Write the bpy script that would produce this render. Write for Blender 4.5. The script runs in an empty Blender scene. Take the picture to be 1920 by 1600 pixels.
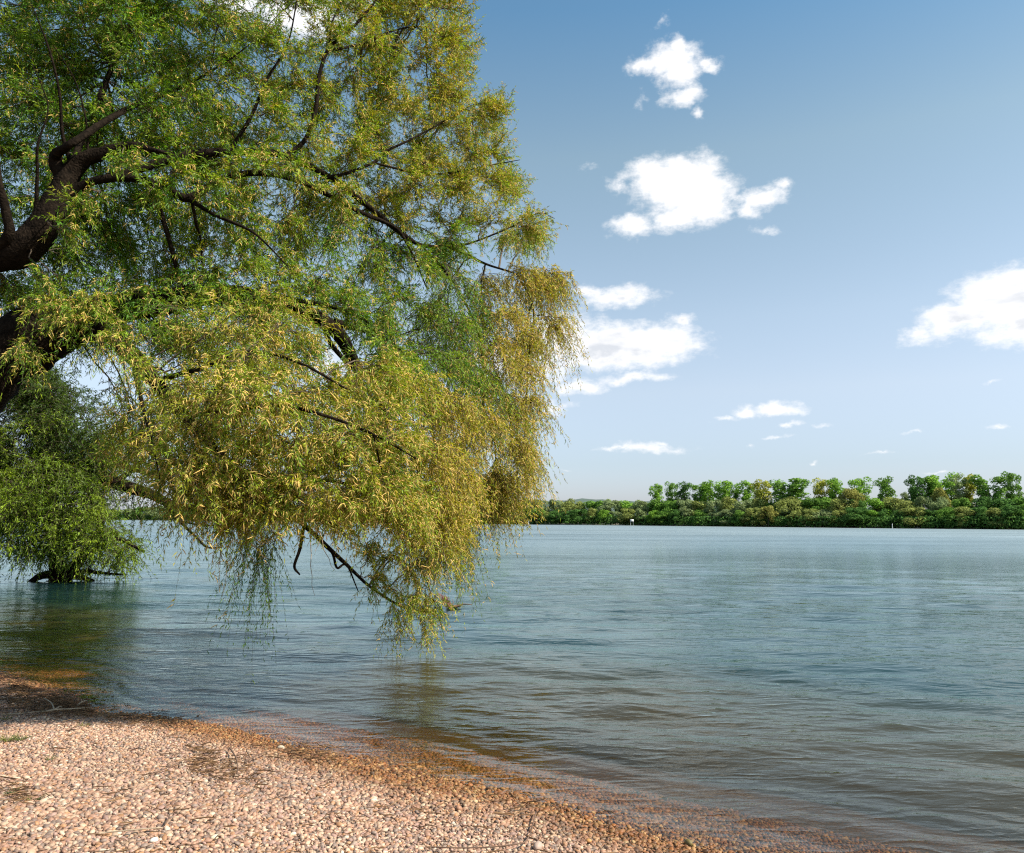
import bpy, math, random
import numpy as np
from mathutils import Matrix, Vector

rng = np.random.default_rng(7)
random.seed(7)
S = bpy.context.scene
COL = S.collection

# ------------------------------------------------------------------ camera
H = 2.0
FPX = 1507.0
PITCH = math.degrees(math.atan((975.5 - 800.0) / FPX))
cam_d = bpy.data.cameras.new('camera')
cam_d.sensor_width = 36.0
cam_d.lens = 36.0 * FPX / 1920.0
cam_d.clip_start = 0.1
cam_d.clip_end = 8000
cam = bpy.data.objects.new('camera', cam_d)
COL.objects.link(cam)
CM = (Matrix.Translation((0, 0, H)) @ Matrix.Rotation(math.radians(90 + PITCH), 4, 'X')
      @ Matrix.Rotation(math.radians(0.30), 4, 'Z'))
cam.matrix_world = CM
S.camera = cam
R3 = np.array(CM.to_3x3())
CAM = np.array([0, 0, H])


def ray(px, py):
    v = np.array([(px - 960.0) / FPX, -(py - 800.0) / FPX, -1.0])
    return R3 @ v


def at_y(px, py, y):
    d = ray(px, py)
    return CAM + d * (y / d[1])


def at_z(px, py, z=0.0):
    d = ray(px, py)
    return CAM + d * ((z - H) / d[2])


def topx(p):
    q = R3.T @ (np.asarray(p) - CAM)
    return 960 + q[0] / -q[2] * FPX, 800 - q[1] / -q[2] * FPX


# ------------------------------------------------------------------ helpers
def link(name, mesh, mat=None, parent=None, loc=None):
    o = bpy.data.objects.new(name, mesh)
    COL.objects.link(o)
    if mat is not None and mesh is not None and len(mesh.materials) == 0:
        mesh.materials.append(mat)
    if parent is not None:
        o.parent = parent
    if loc is not None:
        o.location = loc
    return o


def tag(o, label=None, cat=None, group=None, kind=None):
    if label: o['label'] = label
    if cat: o['category'] = cat
    if group: o['group'] = group
    if kind: o['kind'] = kind
    return o


def empty(name, loc, label, cat, group=None):
    o = bpy.data.objects.new(name, None)
    COL.objects.link(o)
    o.location = loc
    o.empty_display_size = 0.3
    return tag(o, label, cat, group)


def npmesh(name, v, f, col=None, attrs=None, smooth=False):
    """v (N,3), f (M,k) int"""
    v = np.ascontiguousarray(v, dtype=np.float32)
    f = np.ascontiguousarray(f, dtype=np.int32)
    me = bpy.data.meshes.new(name)
    me.vertices.add(len(v))
    me.vertices.foreach_set('co', v.ravel())
    k = f.shape[1]
    me.loops.add(f.size)
    me.loops.foreach_set('vertex_index', f.ravel())
    me.polygons.add(len(f))
    me.polygons.foreach_set('loop_start', np.arange(0, f.size, k, dtype=np.int32))
    if smooth:
        me.polygons.foreach_set('use_smooth', np.ones(len(f), dtype=bool))
    if col is not None:
        a = me.color_attributes.new('col', 'FLOAT_COLOR', 'POINT')
        c = np.ones((len(v), 4), dtype=np.float32)
        c[:, :3] = col
        a.data.foreach_set('color', c.ravel())
    for n, arr in (attrs or {}).items():
        a = me.attributes.new(n, 'FLOAT', 'POINT')
        a.data.foreach_set('value', np.ascontiguousarray(arr, dtype=np.float32).ravel())
    me.update(calc_edges=True)
    return me


class Acc:
    def __init__(s):
        s.v, s.f, s.c, s.n = [], [], [], 0

    def add(s, v, f, c=None):
        s.v.append(v); s.f.append(f + s.n); s.n += len(v)
        if c is not None: s.c.append(c)

    def mesh(s, name, smooth=False):
        return npmesh(name, np.concatenate(s.v), np.concatenate(s.f),
                      np.concatenate(s.c) if s.c else None, smooth=smooth)


def norm(a):
    return a / (np.linalg.norm(a, axis=-1, keepdims=True) + 1e-9)


def tubes(P, R, sides=3):
    """P (N,K,3) points, R (N,K) radii -> verts, quads"""
    N, K, _ = P.shape
    T = np.gradient(P, axis=1)
    T = norm(T)
    up = np.zeros_like(T); up[..., 2] = 1
    bad = np.abs(T[..., 2]) > 0.93
    up[bad] = (1, 0, 0)
    A = norm(np.cross(T, up)); B = np.cross(T, A)
    th = np.arange(sides) * 2 * math.pi / sides
    V = (P[:, :, None, :] + R[:, :, None, None] * (np.cos(th)[None, None, :, None] * A[:, :, None, :]
                                                 + np.sin(th)[None, None, :, None] * B[:, :, None, :]))
    V = V.reshape(-1, 3)
    base = (np.arange(N) * K * sides)[:, None, None]
    kk = (np.arange(K - 1) * sides)[None, :, None]
    ss = np.arange(sides)[None, None, :]
    s2 = (np.arange(sides) + 1) % sides
    s2 = s2[None, None, :]
    F = np.stack([base + kk + ss, base + kk + s2, base + kk + sides + s2, base + kk + sides + ss], -1).reshape(-1, 4)
    return V, F


def catmull(pts, n):
    pts = np.asarray(pts, float)
    p = np.vstack([2 * pts[0] - pts[1], pts, 2 * pts[-1] - pts[-2]])
    out = []
    for i in range(1, len(p) - 2):
        for j in range(n):
            t = j / n
            a, b, c, d = p[i - 1], p[i], p[i + 1], p[i + 2]
            out.append(0.5 * ((2 * b) + (-a + c) * t + (2 * a - 5 * b + 4 * c - d) * t * t + (-a + 3 * b - 3 * c + d) * t ** 3))
    out.append(p[-2])
    return np.array(out)


def limb_tube(pts, rad, sides=12, n=6, lump=0.15, seed=0):
    """one gnarled limb; pts (k,3) rad (k)"""
    pr = np.hstack([np.asarray(pts, float), np.asarray(rad, float)[:, None]])
    c = catmull(pr, n)
    P, r = c[:, :3], np.maximum(c[:, 3], 0.004)
    rg = np.random.default_rng(seed)
    K = len(P)
    V, F = tubes(P[None], r[None], sides)
    T = norm(np.gradient(P, axis=0)); A = np.cross(T[0], (0.3, 1, 0.2)); A /= np.linalg.norm(A); ring = []
    tha = np.arange(sides) * 2 * math.pi / sides
    for i_ in range(K):
        A = A - T[i_] * (A @ T[i_]); A /= np.linalg.norm(A); B = np.cross(T[i_], A)
        ring.append(P[i_] + r[i_] * (np.cos(tha)[:, None] * A + np.sin(tha)[:, None] * B))
    V = np.array(ring)
    ph = rg.uniform(0, 6.28, 4)
    kk = np.arange(K)[:, None]; ss = np.arange(sides)[None, :] / sides * 2 * math.pi
    L = 1 + lump * (np.sin(2 * ss + kk * 0.35 + ph[0]) * .5 + np.sin(3 * ss - kk * 0.6 + ph[1]) * .35
                    + np.sin(kk * .9 + ph[2] + ss) * .4 + rg.normal(0, .25, (K, sides)))
    V = P[:, None, :] + (V - P[:, None, :]) * L[..., None]
    V = V.reshape(-1, 3)
    # caps as fan of quads (degenerate-safe: use centre vertex twice is avoided by pairs)
    capF = []
    for base in (0, (K - 1) * sides):
        for i in range(1, sides - 1, 2):
            capF.append([base, base + i, base + i + 1, base + (i + 2) % sides])
    F = np.vstack([F, np.array(capF)])
    return V, F, P, r


# ------------------------------------------------------------------ materials
def newmat(name):
    m = bpy.data.materials.new(name)
    m.use_nodes = True
    nt = m.node_tree
    nt.nodes.clear()
    out = nt.nodes.new('ShaderNodeOutputMaterial')
    return m, nt, nt.nodes.new, nt.links.new, out


def leaf_mat(name, transl=0.38, rough=0.5, spec=0.35, gain=1.0):
    m, nt, N, L, out = newmat(name)
    at = N('ShaderNodeAttribute'); at.attribute_name = 'col'
    p = N('ShaderNodeBsdfPrincipled'); p.inputs['Roughness'].default_value = rough
    p.inputs['Specular IOR Level'].default_value = spec
    t = N('ShaderNodeBsdfTranslucent')
    g = N('ShaderNodeMixRGB'); g.blend_type = 'MULTIPLY'; g.inputs[0].default_value = 1
    g.inputs[2].default_value = (1.35, 1.25, 0.45, 1)
    L(at.outputs['Color'], p.inputs['Base Color'])
    L(at.outputs['Color'], g.inputs[1]); L(g.outputs[0], t.inputs['Color'])
    mx = N('ShaderNodeMixShader'); mx.inputs[0].default_value = transl
    L(p.outputs[0], mx.inputs[1]); L(t.outputs[0], mx.inputs[2]); L(mx.outputs[0], out.inputs[0])
    return m


def bark_mat(name, c1, c2, scale=14, bump=0.6):
    m, nt, N, L, out = newmat(name)
    tc = N('ShaderNodeTexCoord')
    mp = N('ShaderNodeMapping'); mp.inputs['Scale'].default_value = (1, 1, 1)
    L(tc.outputs['Object'], mp.inputs[0])
    n1 = N('ShaderNodeTexNoise'); n1.inputs['Scale'].default_value = scale; n1.inputs['Detail'].default_value = 8
    n1.inputs['Roughness'].default_value = 0.65; n1.inputs['Distortion'].default_value = 0.8
    v = N('ShaderNodeTexVoronoi'); v.inputs['Scale'].default_value = scale * 1.7
    v.feature = 'DISTANCE_TO_EDGE'
    L(mp.outputs[0], n1.inputs['Vector']); L(mp.outputs[0], v.inputs['Vector'])
    r = N('ShaderNodeValToRGB')
    r.color_ramp.elements[0].position = .32; r.color_ramp.elements[0].color = (*c1, 1)
    r.color_ramp.elements[1].position = .68; r.color_ramp.elements[1].color = (*c2, 1)
    L(n1.outputs[0], r.inputs[0])
    mu = N('ShaderNodeMath'); mu.operation = 'MULTIPLY'; L(n1.outputs[0], mu.inputs[0]); L(v.outputs['Distance'], mu.inputs[1])
    b = N('ShaderNodeBump'); b.inputs['Strength'].default_value = bump; b.inputs['Distance'].default_value = 0.05
    L(mu.outputs[0], b.inputs['Height'])
    p = N('ShaderNodeBsdfPrincipled'); p.inputs['Roughness'].default_value = 0.9
    p.inputs['Specular IOR Level'].default_value = 0.04
    L(r.outputs[0], p.inputs['Base Color']); L(b.outputs[0], p.inputs['Normal']); L(p.outputs[0], out.inputs[0])
    return m


def plain_mat(name, c, rough=0.7, var=0.15, scale=6):
    m, nt, N, L, out = newmat(name)
    tc = N('ShaderNodeTexCoord')
    n1 = N('ShaderNodeTexNoise'); n1.inputs['Scale'].default_value = scale; n1.inputs['Detail'].default_value = 5
    L(tc.outputs['Object'], n1.inputs['Vector'])
    r = N('ShaderNodeValToRGB')
    r.color_ramp.elements[0].position = .3; r.color_ramp.elements[0].color = (*[x * (1 - var) for x in c], 1)
    r.color_ramp.elements[1].position = .7; r.color_ramp.elements[1].color = (*[min(1, x * (1 + var)) for x in c], 1)
    L(n1.outputs[0], r.inputs[0])
    p = N('ShaderNodeBsdfPrincipled'); p.inputs['Roughness'].default_value = rough
    L(r.outputs[0], p.inputs['Base Color']); L(p.outputs[0], out.inputs[0])
    return m


M_leaf = leaf_mat('willow_leaf')
M_catkin = leaf_mat('willow_catkin', transl=0.25, rough=0.8, spec=0.1)
M_far = leaf_mat('far_leaf', transl=0.2, rough=0.8, spec=0.1)
M_bark = bark_mat('willow_bark', (0.0035, 0.0028, 0.002), (0.026, 0.018, 0.012))
M_twig = plain_mat('twig_bark', (0.085, 0.058, 0.032), 0.8, 0.3)
M_farbark = plain_mat('far_bark', (0.10, 0.085, 0.07), 0.9, 0.3, 2)
M_dry = plain_mat('dry_wood', (0.34, 0.26, 0.17), 0.85, 0.25, 9)
M_dark = plain_mat('dark_wood', (0.13, 0.075, 0.045), 0.85, 0.3, 9)
M_red = plain_mat('reddish_twigs', (0.22, 0.09, 0.06), 0.85, 0.3, 9)
M_white = plain_mat('white_paint', (0.8, 0.82, 0.82), 0.5, 0.03)
M_black = plain_mat('black_paint', (0.05, 0.05, 0.05), 0.5, 0.03)
M_grass = leaf_mat('grass_blade', 0.3, 0.5)

# ------------------------------------------------------------------ terrain functions
near_px = [(-420, 1205), (-200, 1228), (0, 1268), (70, 1292), (130, 1312), (178, 1334), (240, 1342), (320, 1352), (400, 1366), (500, 1390),
           (600, 1414), (700, 1440), (800, 1464), (900, 1489), (1000, 1515), (1100, 1542), (1200, 1568), (1330, 1600), (1600, 1670)]
near = [at_z(x, y, 0)[:2] for x, y in near_px]
near = [np.array([-60, 40.]), np.array([-30, 19.])] + near + [np.array([4.6, 2.6]), np.array([9, -3.]), np.array([40, -60.])]
near = catmull(np.array(near), 3)
# make cell heights sane
far_px = [(210, 975.3), (560, 979.2), (900, 983), (1180, 985.5), (1500, 989.2), (1700, 991.3), (1920, 993.5)]
far = [at_z(x, y, 0)[:2] for x, y in far_px]
d0 = norm((far[-1] - far[-2])[None])[0]
far = [np.array([-3000., 1500.]), np.array([-1200., 1050.])] + far + [far[-1] + d0 * 150, far[-1] + d0 * 1500]
far = np.array(far)


def sdist(x, y, poly, land_left):
    """signed distance to polyline, positive on the land side"""
    p = np.stack([x, y], -1)
    best = np.full(x.shape, 1e9); sg = np.ones(x.shape)
    for a, b in zip(poly[:-1], poly[1:]):
        ab = b - a
        t = np.clip(((p - a) @ ab) / (ab @ ab), 0, 1)
        q = a + t[..., None] * ab
        dd = np.hypot(p[..., 0] - q[..., 0], p[..., 1] - q[..., 1])
        cr = ab[0] * (p[..., 1] - a[1]) - ab[1] * (p[..., 0] - a[0])
        m = dd < best
        best = np.where(m, dd, best); sg = np.where(m, np.sign(cr), sg)
    return best * sg * (1 if land_left else -1)


def wob(x, y, s, seed):
    r = np.random.default_rng(seed); o = 0
    for i in range(7):
        a = r.uniform(0, 6.28); k = s * r.uniform(.6, 1.9)
        o = o + np.sin(x * k * math.cos(a) + y * k * math.sin(a) + r.uniform(0, 6.28))
    return o / 3.0


def ground(x, y):
    dn = sdist(x, y, near, False)
    dn = dn + 0.05 * wob(x, y, 3.0, 3) + 0.022 * wob(x, y, 11, 4)
    up = 0.42 * (1 - np.exp(-np.maximum(dn, 0) * 0.115 / 0.42)) + 0.02 * np.maximum(dn - 6, 0)
    up = np.minimum(up, 1.2)
    dd = np.maximum(-dn, 0)
    dn_z = -(0.085 * dd + 0.035 * dd ** 2)
    dn_z = np.maximum(dn_z, -3.0 + 0 * dd)
    z = np.where(dn > 0, up, dn_z)
    z = z + 0.012 * wob(x, y, 2.2, 5) * np.clip(dn, 0, 1)
    df = sdist(x, y, far, True)
    fz = np.where(df > 0, 0.5 * (1 - np.exp(-df / 3.0)) + np.minimum(df * 0.004, 2.5), 0.15 * df)
    fz = np.maximum(fz, -3.0)
    return np.where(df > -25, np.maximum(z * (z < 0), fz) if False else np.maximum(np.minimum(z, 0) - 0, fz), z), dn, df


def axis(fine0, fine1, step, lo, hi, g=1.12):
    a = list(np.arange(fine0, fine1 + 1e-6, step))
    s = step; v = fine1
    while v < hi:
        s = min(s * g, 60); v += s; a.append(v)
    s = step; v = fine0; b = []
    while v > lo:
        s = min(s * g, 60); v -= s; b.append(v)
    return np.array(b[::-1] + a)


gx = axis(-9, 6, 0.05, -2600, 2600)
gy = axis(1.0, 12, 0.05, -300, 2800)
X, Y = np.meshgrid(gx, gy)
Z, DN, DF = ground(X, Y)
nx, ny = len(gx), len(gy)
idx = np.arange(nx * ny).reshape(ny, nx)
F = np.stack([idx[:-1, :-1], idx[:-1, 1:], idx[1:, 1:], idx[1:, :-1]], -1).reshape(-1, 4)
gm = npmesh('ground', np.stack([X, Y, Z], -1).reshape(-1, 3), F, attrs={'shore': DN, 'farbank': DF}, smooth=True)

m, nt, N, L, out = newmat('ground_gravel')
geo = N('ShaderNodeNewGeometry')
v1 = N('ShaderNodeTexVoronoi'); v1.inputs['Scale'].default_value = 38
L(geo.outputs['Position'], v1.inputs['Vector'])
hs = N('ShaderNodeSeparateColor'); L(v1.outputs['Color'], hs.inputs[0])
ramp = N('ShaderNodeValToRGB'); cr = ramp.color_ramp
cr.elements[0].color = (0.06, 0.04, 0.028, 1); cr.elements[1].color = (0.2, 0.16, 0.11, 1)
for ps, c in ((.3, (0.14, 0.09, 0.06, 1)), (.55, (0.12, 0.085, 0.06, 1)), (.8, (0.18, 0.12, 0.085, 1))):
    e = cr.elements.new(ps); e.color = c
L(hs.outputs[0], ramp.inputs[0])
at = N('ShaderNodeAttribute'); at.attribute_name = 'shore'
wet = N('ShaderNodeMapRange'); wet.inputs[1].default_value = 0.05; wet.inputs[2].default_value = 0.55
wet.inputs[3].default_value = 0; wet.inputs[4].default_value = 1
L(at.outputs['Fac'], wet.inputs[0])
wm = N('ShaderNodeMixRGB'); wm.blend_type = 'MULTIPLY'; wm.inputs[2].default_value = (0.42, 0.34, 0.2, 1)
inv = N('ShaderNodeMath'); inv.operation = 'SUBTRACT'; inv.inputs[0].default_value = 1; L(wet.outputs[0], inv.inputs[1])
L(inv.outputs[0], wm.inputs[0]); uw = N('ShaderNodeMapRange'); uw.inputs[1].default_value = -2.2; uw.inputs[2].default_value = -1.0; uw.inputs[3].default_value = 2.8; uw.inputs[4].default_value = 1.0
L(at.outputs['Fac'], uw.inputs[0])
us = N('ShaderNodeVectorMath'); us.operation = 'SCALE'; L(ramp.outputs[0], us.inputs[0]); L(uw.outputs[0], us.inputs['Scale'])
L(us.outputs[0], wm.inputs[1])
# far bank earth and grass
fb = N('ShaderNodeAttribute'); fb.attribute_name = 'farbank'
fbr = N('ShaderNodeMapRange'); fbr.inputs[1].default_value = -2.0; fbr.inputs[2].default_value = -1.0
L(fb.outputs['Fac'], fbr.inputs[0])
fn = N('ShaderNodeTexNoise'); fn.inputs['Scale'].default_value = 0.15; fn.inputs['Detail'].default_value = 8
L(geo.outputs['Position'], fn.inputs['Vector'])
fr = N('ShaderNodeValToRGB'); fr.color_ramp.elements[0].color = (0.035, 0.05, 0.02, 1); fr.color_ramp.elements[0].position = .45
fr.color_ramp.elements[1].color = (0.2, 0.17, 0.1, 1); fr.color_ramp.elements[1].position = .62
L(fn.outputs[0], fr.inputs[0])
fm = N('ShaderNodeMixRGB'); L(fbr.outputs[0], fm.inputs[0]); L(wm.outputs[0], fm.inputs[1]); L(fr.outputs[0], fm.inputs[2])
b = N('ShaderNodeBump'); b.inputs['Strength'].default_value = 0.8; b.inputs['Distance'].default_value = 0.02; b.invert = True
L(v1.outputs['Distance'], b.inputs['Height'])
p = N('ShaderNodeBsdfPrincipled'); p.inputs['Roughness'].default_value = 0.75
L(fm.outputs[0], p.inputs['Base Color']); L(b.outputs[0], p.inputs['Normal']); L(p.outputs[0], out.inputs[0])
g_o = link('ground', gm, m); tag(g_o, kind='structure')

# ------------------------------------------------------------------ water
rr = [2.2]
while rr[-1] < 1500:
    r = rr[-1]
    rr.append(r + max(0.028, r * r / 1608 * 0.55))
rr = np.array(rr)
th = np.radians(np.concatenate([np.arange(-88, -42, 1.5), np.arange(-42, 42, 0.14), np.arange(42, 89, 1.5)]))
RR, TH = np.meshgrid(rr, th, indexing='ij')
WX, WY = RR * np.sin(TH), RR * np.cos(TH)
zg, dnw, dfw = ground(WX, WY)
depth = np.maximum(-zg, 0)
sp = np.maximum(np.gradient(rr)[:, None], 0.02) * np.ones_like(WX)
amp = np.clip(depth / 0.6, 0.0, 1) ** 0.6
far_amp = 1.0
WZ = np.zeros_like(WX)
wr = np.random.default_rng(21)
NW = 90
lam = np.exp(wr.uniform(math.log(0.16), math.log(3.2), NW))
patch = 0.65 + 0.45 * wob(WX, WY, 0.45, 8)
patch = np.clip(patch, 0.15, 1.4)
for l in lam:
    a = math.radians(-90 + wr.normal(-6, 24))
    k = 2 * math.pi / l
    slope = 0.0118 * (1.0 if l < 1.2 else 0.9)
    att = np.clip((l / sp - 2.5) / 2.5, 0, 1)
    ph = wr.uniform(0, 6.28)
    ph2 = 0.9 * wob(WX, WY, 0.9 / l ** .5, int(wr.integers(1e6)))
    s = np.sin(k * (WX * math.cos(a) + WY * math.sin(a)) + ph + ph2)
    WZ += slope / k * s * att * (patch if l < 1.3 else 1.0)
WZ *= amp
# lapping wavelets parallel to the shore
lap = np.sin(2 * math.pi * (-dnw) / 0.55 + 2.2 * wob(WX, WY, 0.8, 31)) * 0.0055 + np.sin(2 * math.pi * (-dnw) / 0.23 + 2.5 * wob(WX, WY, 1.7, 32)) * 0.0016
WZ += lap * np.exp(-np.abs(dnw + 0.6) / 1.3) * np.clip(-dnw / 0.25, 0, 1)
nr, nth = WX.shape
idx = np.arange(nr * nth).reshape(nr, nth)
F = np.stack([idx[:-1, :-1], idx[:-1, 1:], idx[1:, 1:], idx[1:, :-1]], -1)
keep = (dnw[:-1, :-1] < 0.6) & (dfw[:-1, :-1] < 30)
F = F[keep]
WM = npmesh('water', np.stack([WX, WY, WZ], -1).reshape(-1, 3), F.reshape(-1, 4), attrs={'depth': depth}, smooth=True)

m, nt, N, L, out = newmat('river_water')
geo = N('ShaderNodeNewGeometry')


def noise(scale, stretch, detail=3, dist=0.3, w=0):
    mp = N('ShaderNodeMapping'); mp.inputs['Scale'].default_value = (scale * stretch, scale, 1)
    mp.inputs['Rotation'].default_value = (0, 0, math.radians(w))
    L(geo.outputs['Position'], mp.inputs[0])
    n = N('ShaderNodeTexNoise'); n.inputs['Scale'].default_value = 1; n.inputs['Detail'].default_value = detail
    n.inputs['Distortion'].default_value = dist
    L(mp.outputs[0], n.inputs['Vector'])
    return n


pt = noise(0.16, 0.35, 4, 0.5, 4)
pr_ = N('ShaderNodeMapRange'); pr_.inputs[1].default_value = .38; pr_.inputs[2].default_value = .62
pr_.inputs[3].default_value = .35; pr_.inputs[4].default_value = 1.0
L(pt.outputs[0], pr_.inputs[0])
cd = N('ShaderNodeVectorMath'); cd.operation = 'LENGTH'; L(geo.outputs['Position'], cd.inputs[0])
last = None
for (sc_, st, dist_m, strength, w) in ((2.2, 0.4, 0.055, 1.0, 5), (5.0, 0.36, 0.0065, 1.0, -6), (17, 0.45, 0.0085, 1.0, 3)):
    n = noise(sc_, st, 3, 0.4, w)
    b = N('ShaderNodeBump'); b.inputs['Distance'].default_value = dist_m
    if 3 < sc_ < 10:
        n.noise_type = 'RIDGED_MULTIFRACTAL'; n.inputs['Detail'].default_value = 1.5; n.inputs['Gain'].default_value = 1.2; n.inputs['Offset'].default_value = .9
    if sc_ > 3:
        L(pr_.outputs[0], b.inputs['Strength'])
    else:
        far_on = N('ShaderNodeMapRange'); far_on.inputs[1].default_value = 8; far_on.inputs[2].default_value = 26
        far_on.inputs[3].default_value = 0.25; far_on.inputs[4].default_value = 1.0
        L(cd.outputs['Value'], far_on.inputs[0]); L(far_on.outputs[0], b.inputs['Strength'])
    L(n.outputs[0], b.inputs['Height'])
    if last: L(last.outputs[0], b.inputs['Normal'])
    last = b
fres = N('ShaderNodeFresnel'); fres.inputs['IOR'].default_value = 1.33; L(last.outputs[0], fres.inputs['Normal'])
gl = N('ShaderNodeBsdfGlossy'); gl.inputs['Color'].default_value = (.90, 1, .975, 1)
rg_ = N('ShaderNodeMapRange'); rg_.inputs[1].default_value = 8; rg_.inputs[2].default_value = 140; rg_.inputs[3].default_value = .018; rg_.inputs[4].default_value = .46
L(cd.outputs['Value'], rg_.inputs[0]); L(rg_.outputs[0], gl.inputs['Roughness'])
fk = N('ShaderNodeMapRange'); fk.inputs[1].default_value = 15; fk.inputs[2].default_value = 150; fk.inputs[3].default_value = 1.0; fk.inputs[4].default_value = .72
L(cd.outputs['Value'], fk.inputs[0])
wp1 = noise(0.05, 0.22, 9, 0.2, 2); wp1.inputs['Roughness'].default_value = .72
wpr = N('ShaderNodeMapRange'); wpr.inputs[1].default_value = .35; wpr.inputs[2].default_value = .65; wpr.inputs[3].default_value = .80; wpr.inputs[4].default_value = 1.16
L(wp1.outputs[0], wpr.inputs[0])
fk2 = N('ShaderNodeMath'); fk2.operation = 'MULTIPLY'; L(fk.outputs[0], fk2.inputs[0]); L(wpr.outputs[0], fk2.inputs[1])
fkm = N('ShaderNodeMath'); fkm.operation = 'MULTIPLY'; fkm.use_clamp = True; L(fres.outputs[0], fkm.inputs[0]); L(fk2.outputs[0], fkm.inputs[1])
L(last.outputs[0], gl.inputs['Normal'])
at = N('ShaderNodeAttribute'); at.attribute_name = 'depth'
ex = N('ShaderNodeMath'); ex.operation = 'MULTIPLY'; ex.inputs[1].default_value = -2.0; L(at.outputs['Fac'], ex.inputs[0])
ex2 = N('ShaderNodeMath'); ex2.operation = 'EXPONENT'; L(ex.outputs[0], ex2.inputs[0])
tcol = N('ShaderNodeMixRGB'); tcol.inputs[1].default_value = (0.60, 0.42, 0.13, 1); tcol.inputs[2].default_value = (1, 0.97, 0.9, 1)
ex3 = N('ShaderNodeMath'); ex3.operation = 'POWER'; ex3.inputs[1].default_value = 3.0; L(ex2.outputs[0], ex3.inputs[0])
L(ex3.outputs[0], tcol.inputs[0])
tr = N('ShaderNodeBsdfTransparent'); L(tcol.outputs[0], tr.inputs['Color'])
df = N('ShaderNodeBsdfDiffuse')
dcol = N('ShaderNodeMixRGB'); dcol.inputs[1].default_value = (0.007, 0.024, 0.022, 1); dcol.inputs[2].default_value = (0.085, 0.056, 0.016, 1)
dr = N('ShaderNodeMapRange'); dr.inputs[1].default_value = 0.0; dr.inputs[2].default_value = 1.9; dr.inputs[3].default_value = 1; dr.inputs[4].default_value = 0
L(at.outputs['Fac'], dr.inputs[0]); L(dr.outputs[0], dcol.inputs[0]); L(dcol.outputs[0], df.inputs['Color'])
body = N('ShaderNodeMixShader'); L(ex2.outputs[0], body.inputs[0]); L(df.outputs[0], body.inputs[1]); L(tr.outputs[0], body.inputs[2])
mx = N('ShaderNodeMixShader'); L(fkm.outputs[0], mx.inputs[0]); L(body.outputs[0], mx.inputs[1]); L(gl.outputs[0], mx.inputs[2])
L(mx.outputs[0], out.inputs[0])
w_o = link('water', WM, m); tag(w_o, kind='structure')

# ------------------------------------------------------------------ pebbles
def ico(sub):
    import bmesh
    bm = bmesh.new(); bmesh.ops.create_icosphere(bm, subdivisions=sub, radius=1)
    v = np.array([x.co[:] for x in bm.verts]); f = np.array([[q.index for q in x.verts] for x in bm.faces]); bm.free()
    return v, f


I1, I2 = ico(1), ico(2)
PAL = np.array([(0.50, 0.33, 0.24), (0.44, 0.27, 0.19), (0.55, 0.40, 0.29), (0.36, 0.22, 0.16), (0.60, 0.47, 0.36),
                (0.30, 0.235, 0.20), (0.47, 0.27, 0.15), (0.66, 0.57, 0.46), (0.40, 0.27, 0.23), (0.24, 0.17, 0.14)])
PAL = PAL * np.array([.83, .755, .67])
PW = np.array([.18, .14, .16, .1, .09, .12, .06, .03, .09, .06]); PW /= PW.sum()


def rot_mats(n, tilt):
    a = rng.uniform(0, 2 * math.pi, n)
    ca, sa = np.cos(a), np.sin(a)
    Rz = np.zeros((n, 3, 3)); Rz[:, 0, 0] = ca; Rz[:, 0, 1] = -sa; Rz[:, 1, 0] = sa; Rz[:, 1, 1] = ca; Rz[:, 2, 2] = 1
    t = rng.normal(0, tilt, n); ct, st = np.cos(t), np.sin(t)
    Rx = np.zeros((n, 3, 3)); Rx[:, 0, 0] = 1; Rx[:, 1, 1] = ct; Rx[:, 1, 2] = -st; Rx[:, 2, 1] = st; Rx[:, 2, 2] = ct
    b_ = rng.uniform(0, 2 * math.pi, n)
    cb, sb = np.cos(b_), np.sin(b_)
    Rb = np.zeros((n, 3, 3)); Rb[:, 0, 0] = cb; Rb[:, 0, 1] = -sb; Rb[:, 1, 0] = sb; Rb[:, 1, 1] = cb; Rb[:, 2, 2] = 1
    return Rb @ Rx @ Rz


def pebble_verts(base, x, y, z, r, tilt=0.45, ang=0.30):
    n = len(x)
    bv = base
    sc = np.stack([r * rng.uniform(.95, 1.45, n), r * rng.uniform(.75, 1.0, n), r * rng.uniform(.42, .85, n)], -1)
    # per pebble lumpy shape: random low frequency directional scaling
    q = rng.normal(size=(n, 4, 3)); q = norm(q)
    dp = np.einsum('nkj,vj->nkv', q, bv)
    lump = 1 + (np.maximum(dp, 0) ** 2 * rng.uniform(-ang, ang * 1.1, (n, 4, 1))).sum(1)
    V = bv[None] * lump[..., None] * sc[:, None, :]
    V = np.einsum('nij,nvj->nvi', rot_mats(n, tilt), V)
    return V + np.stack([x, y, z], -1)[:, None, :]


def scatter(cell, x0, x1, y0, y1):
    xs = np.arange(x0, x1, cell); ys = np.arange(y0, y1, cell)
    A, B = np.meshgrid(xs, ys)
    A = (A + rng.uniform(-.5, .5, A.shape) * cell).ravel(); B = (B + rng.uniform(-.5, .5, B.shape) * cell).ravel()
    return A, B


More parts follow.
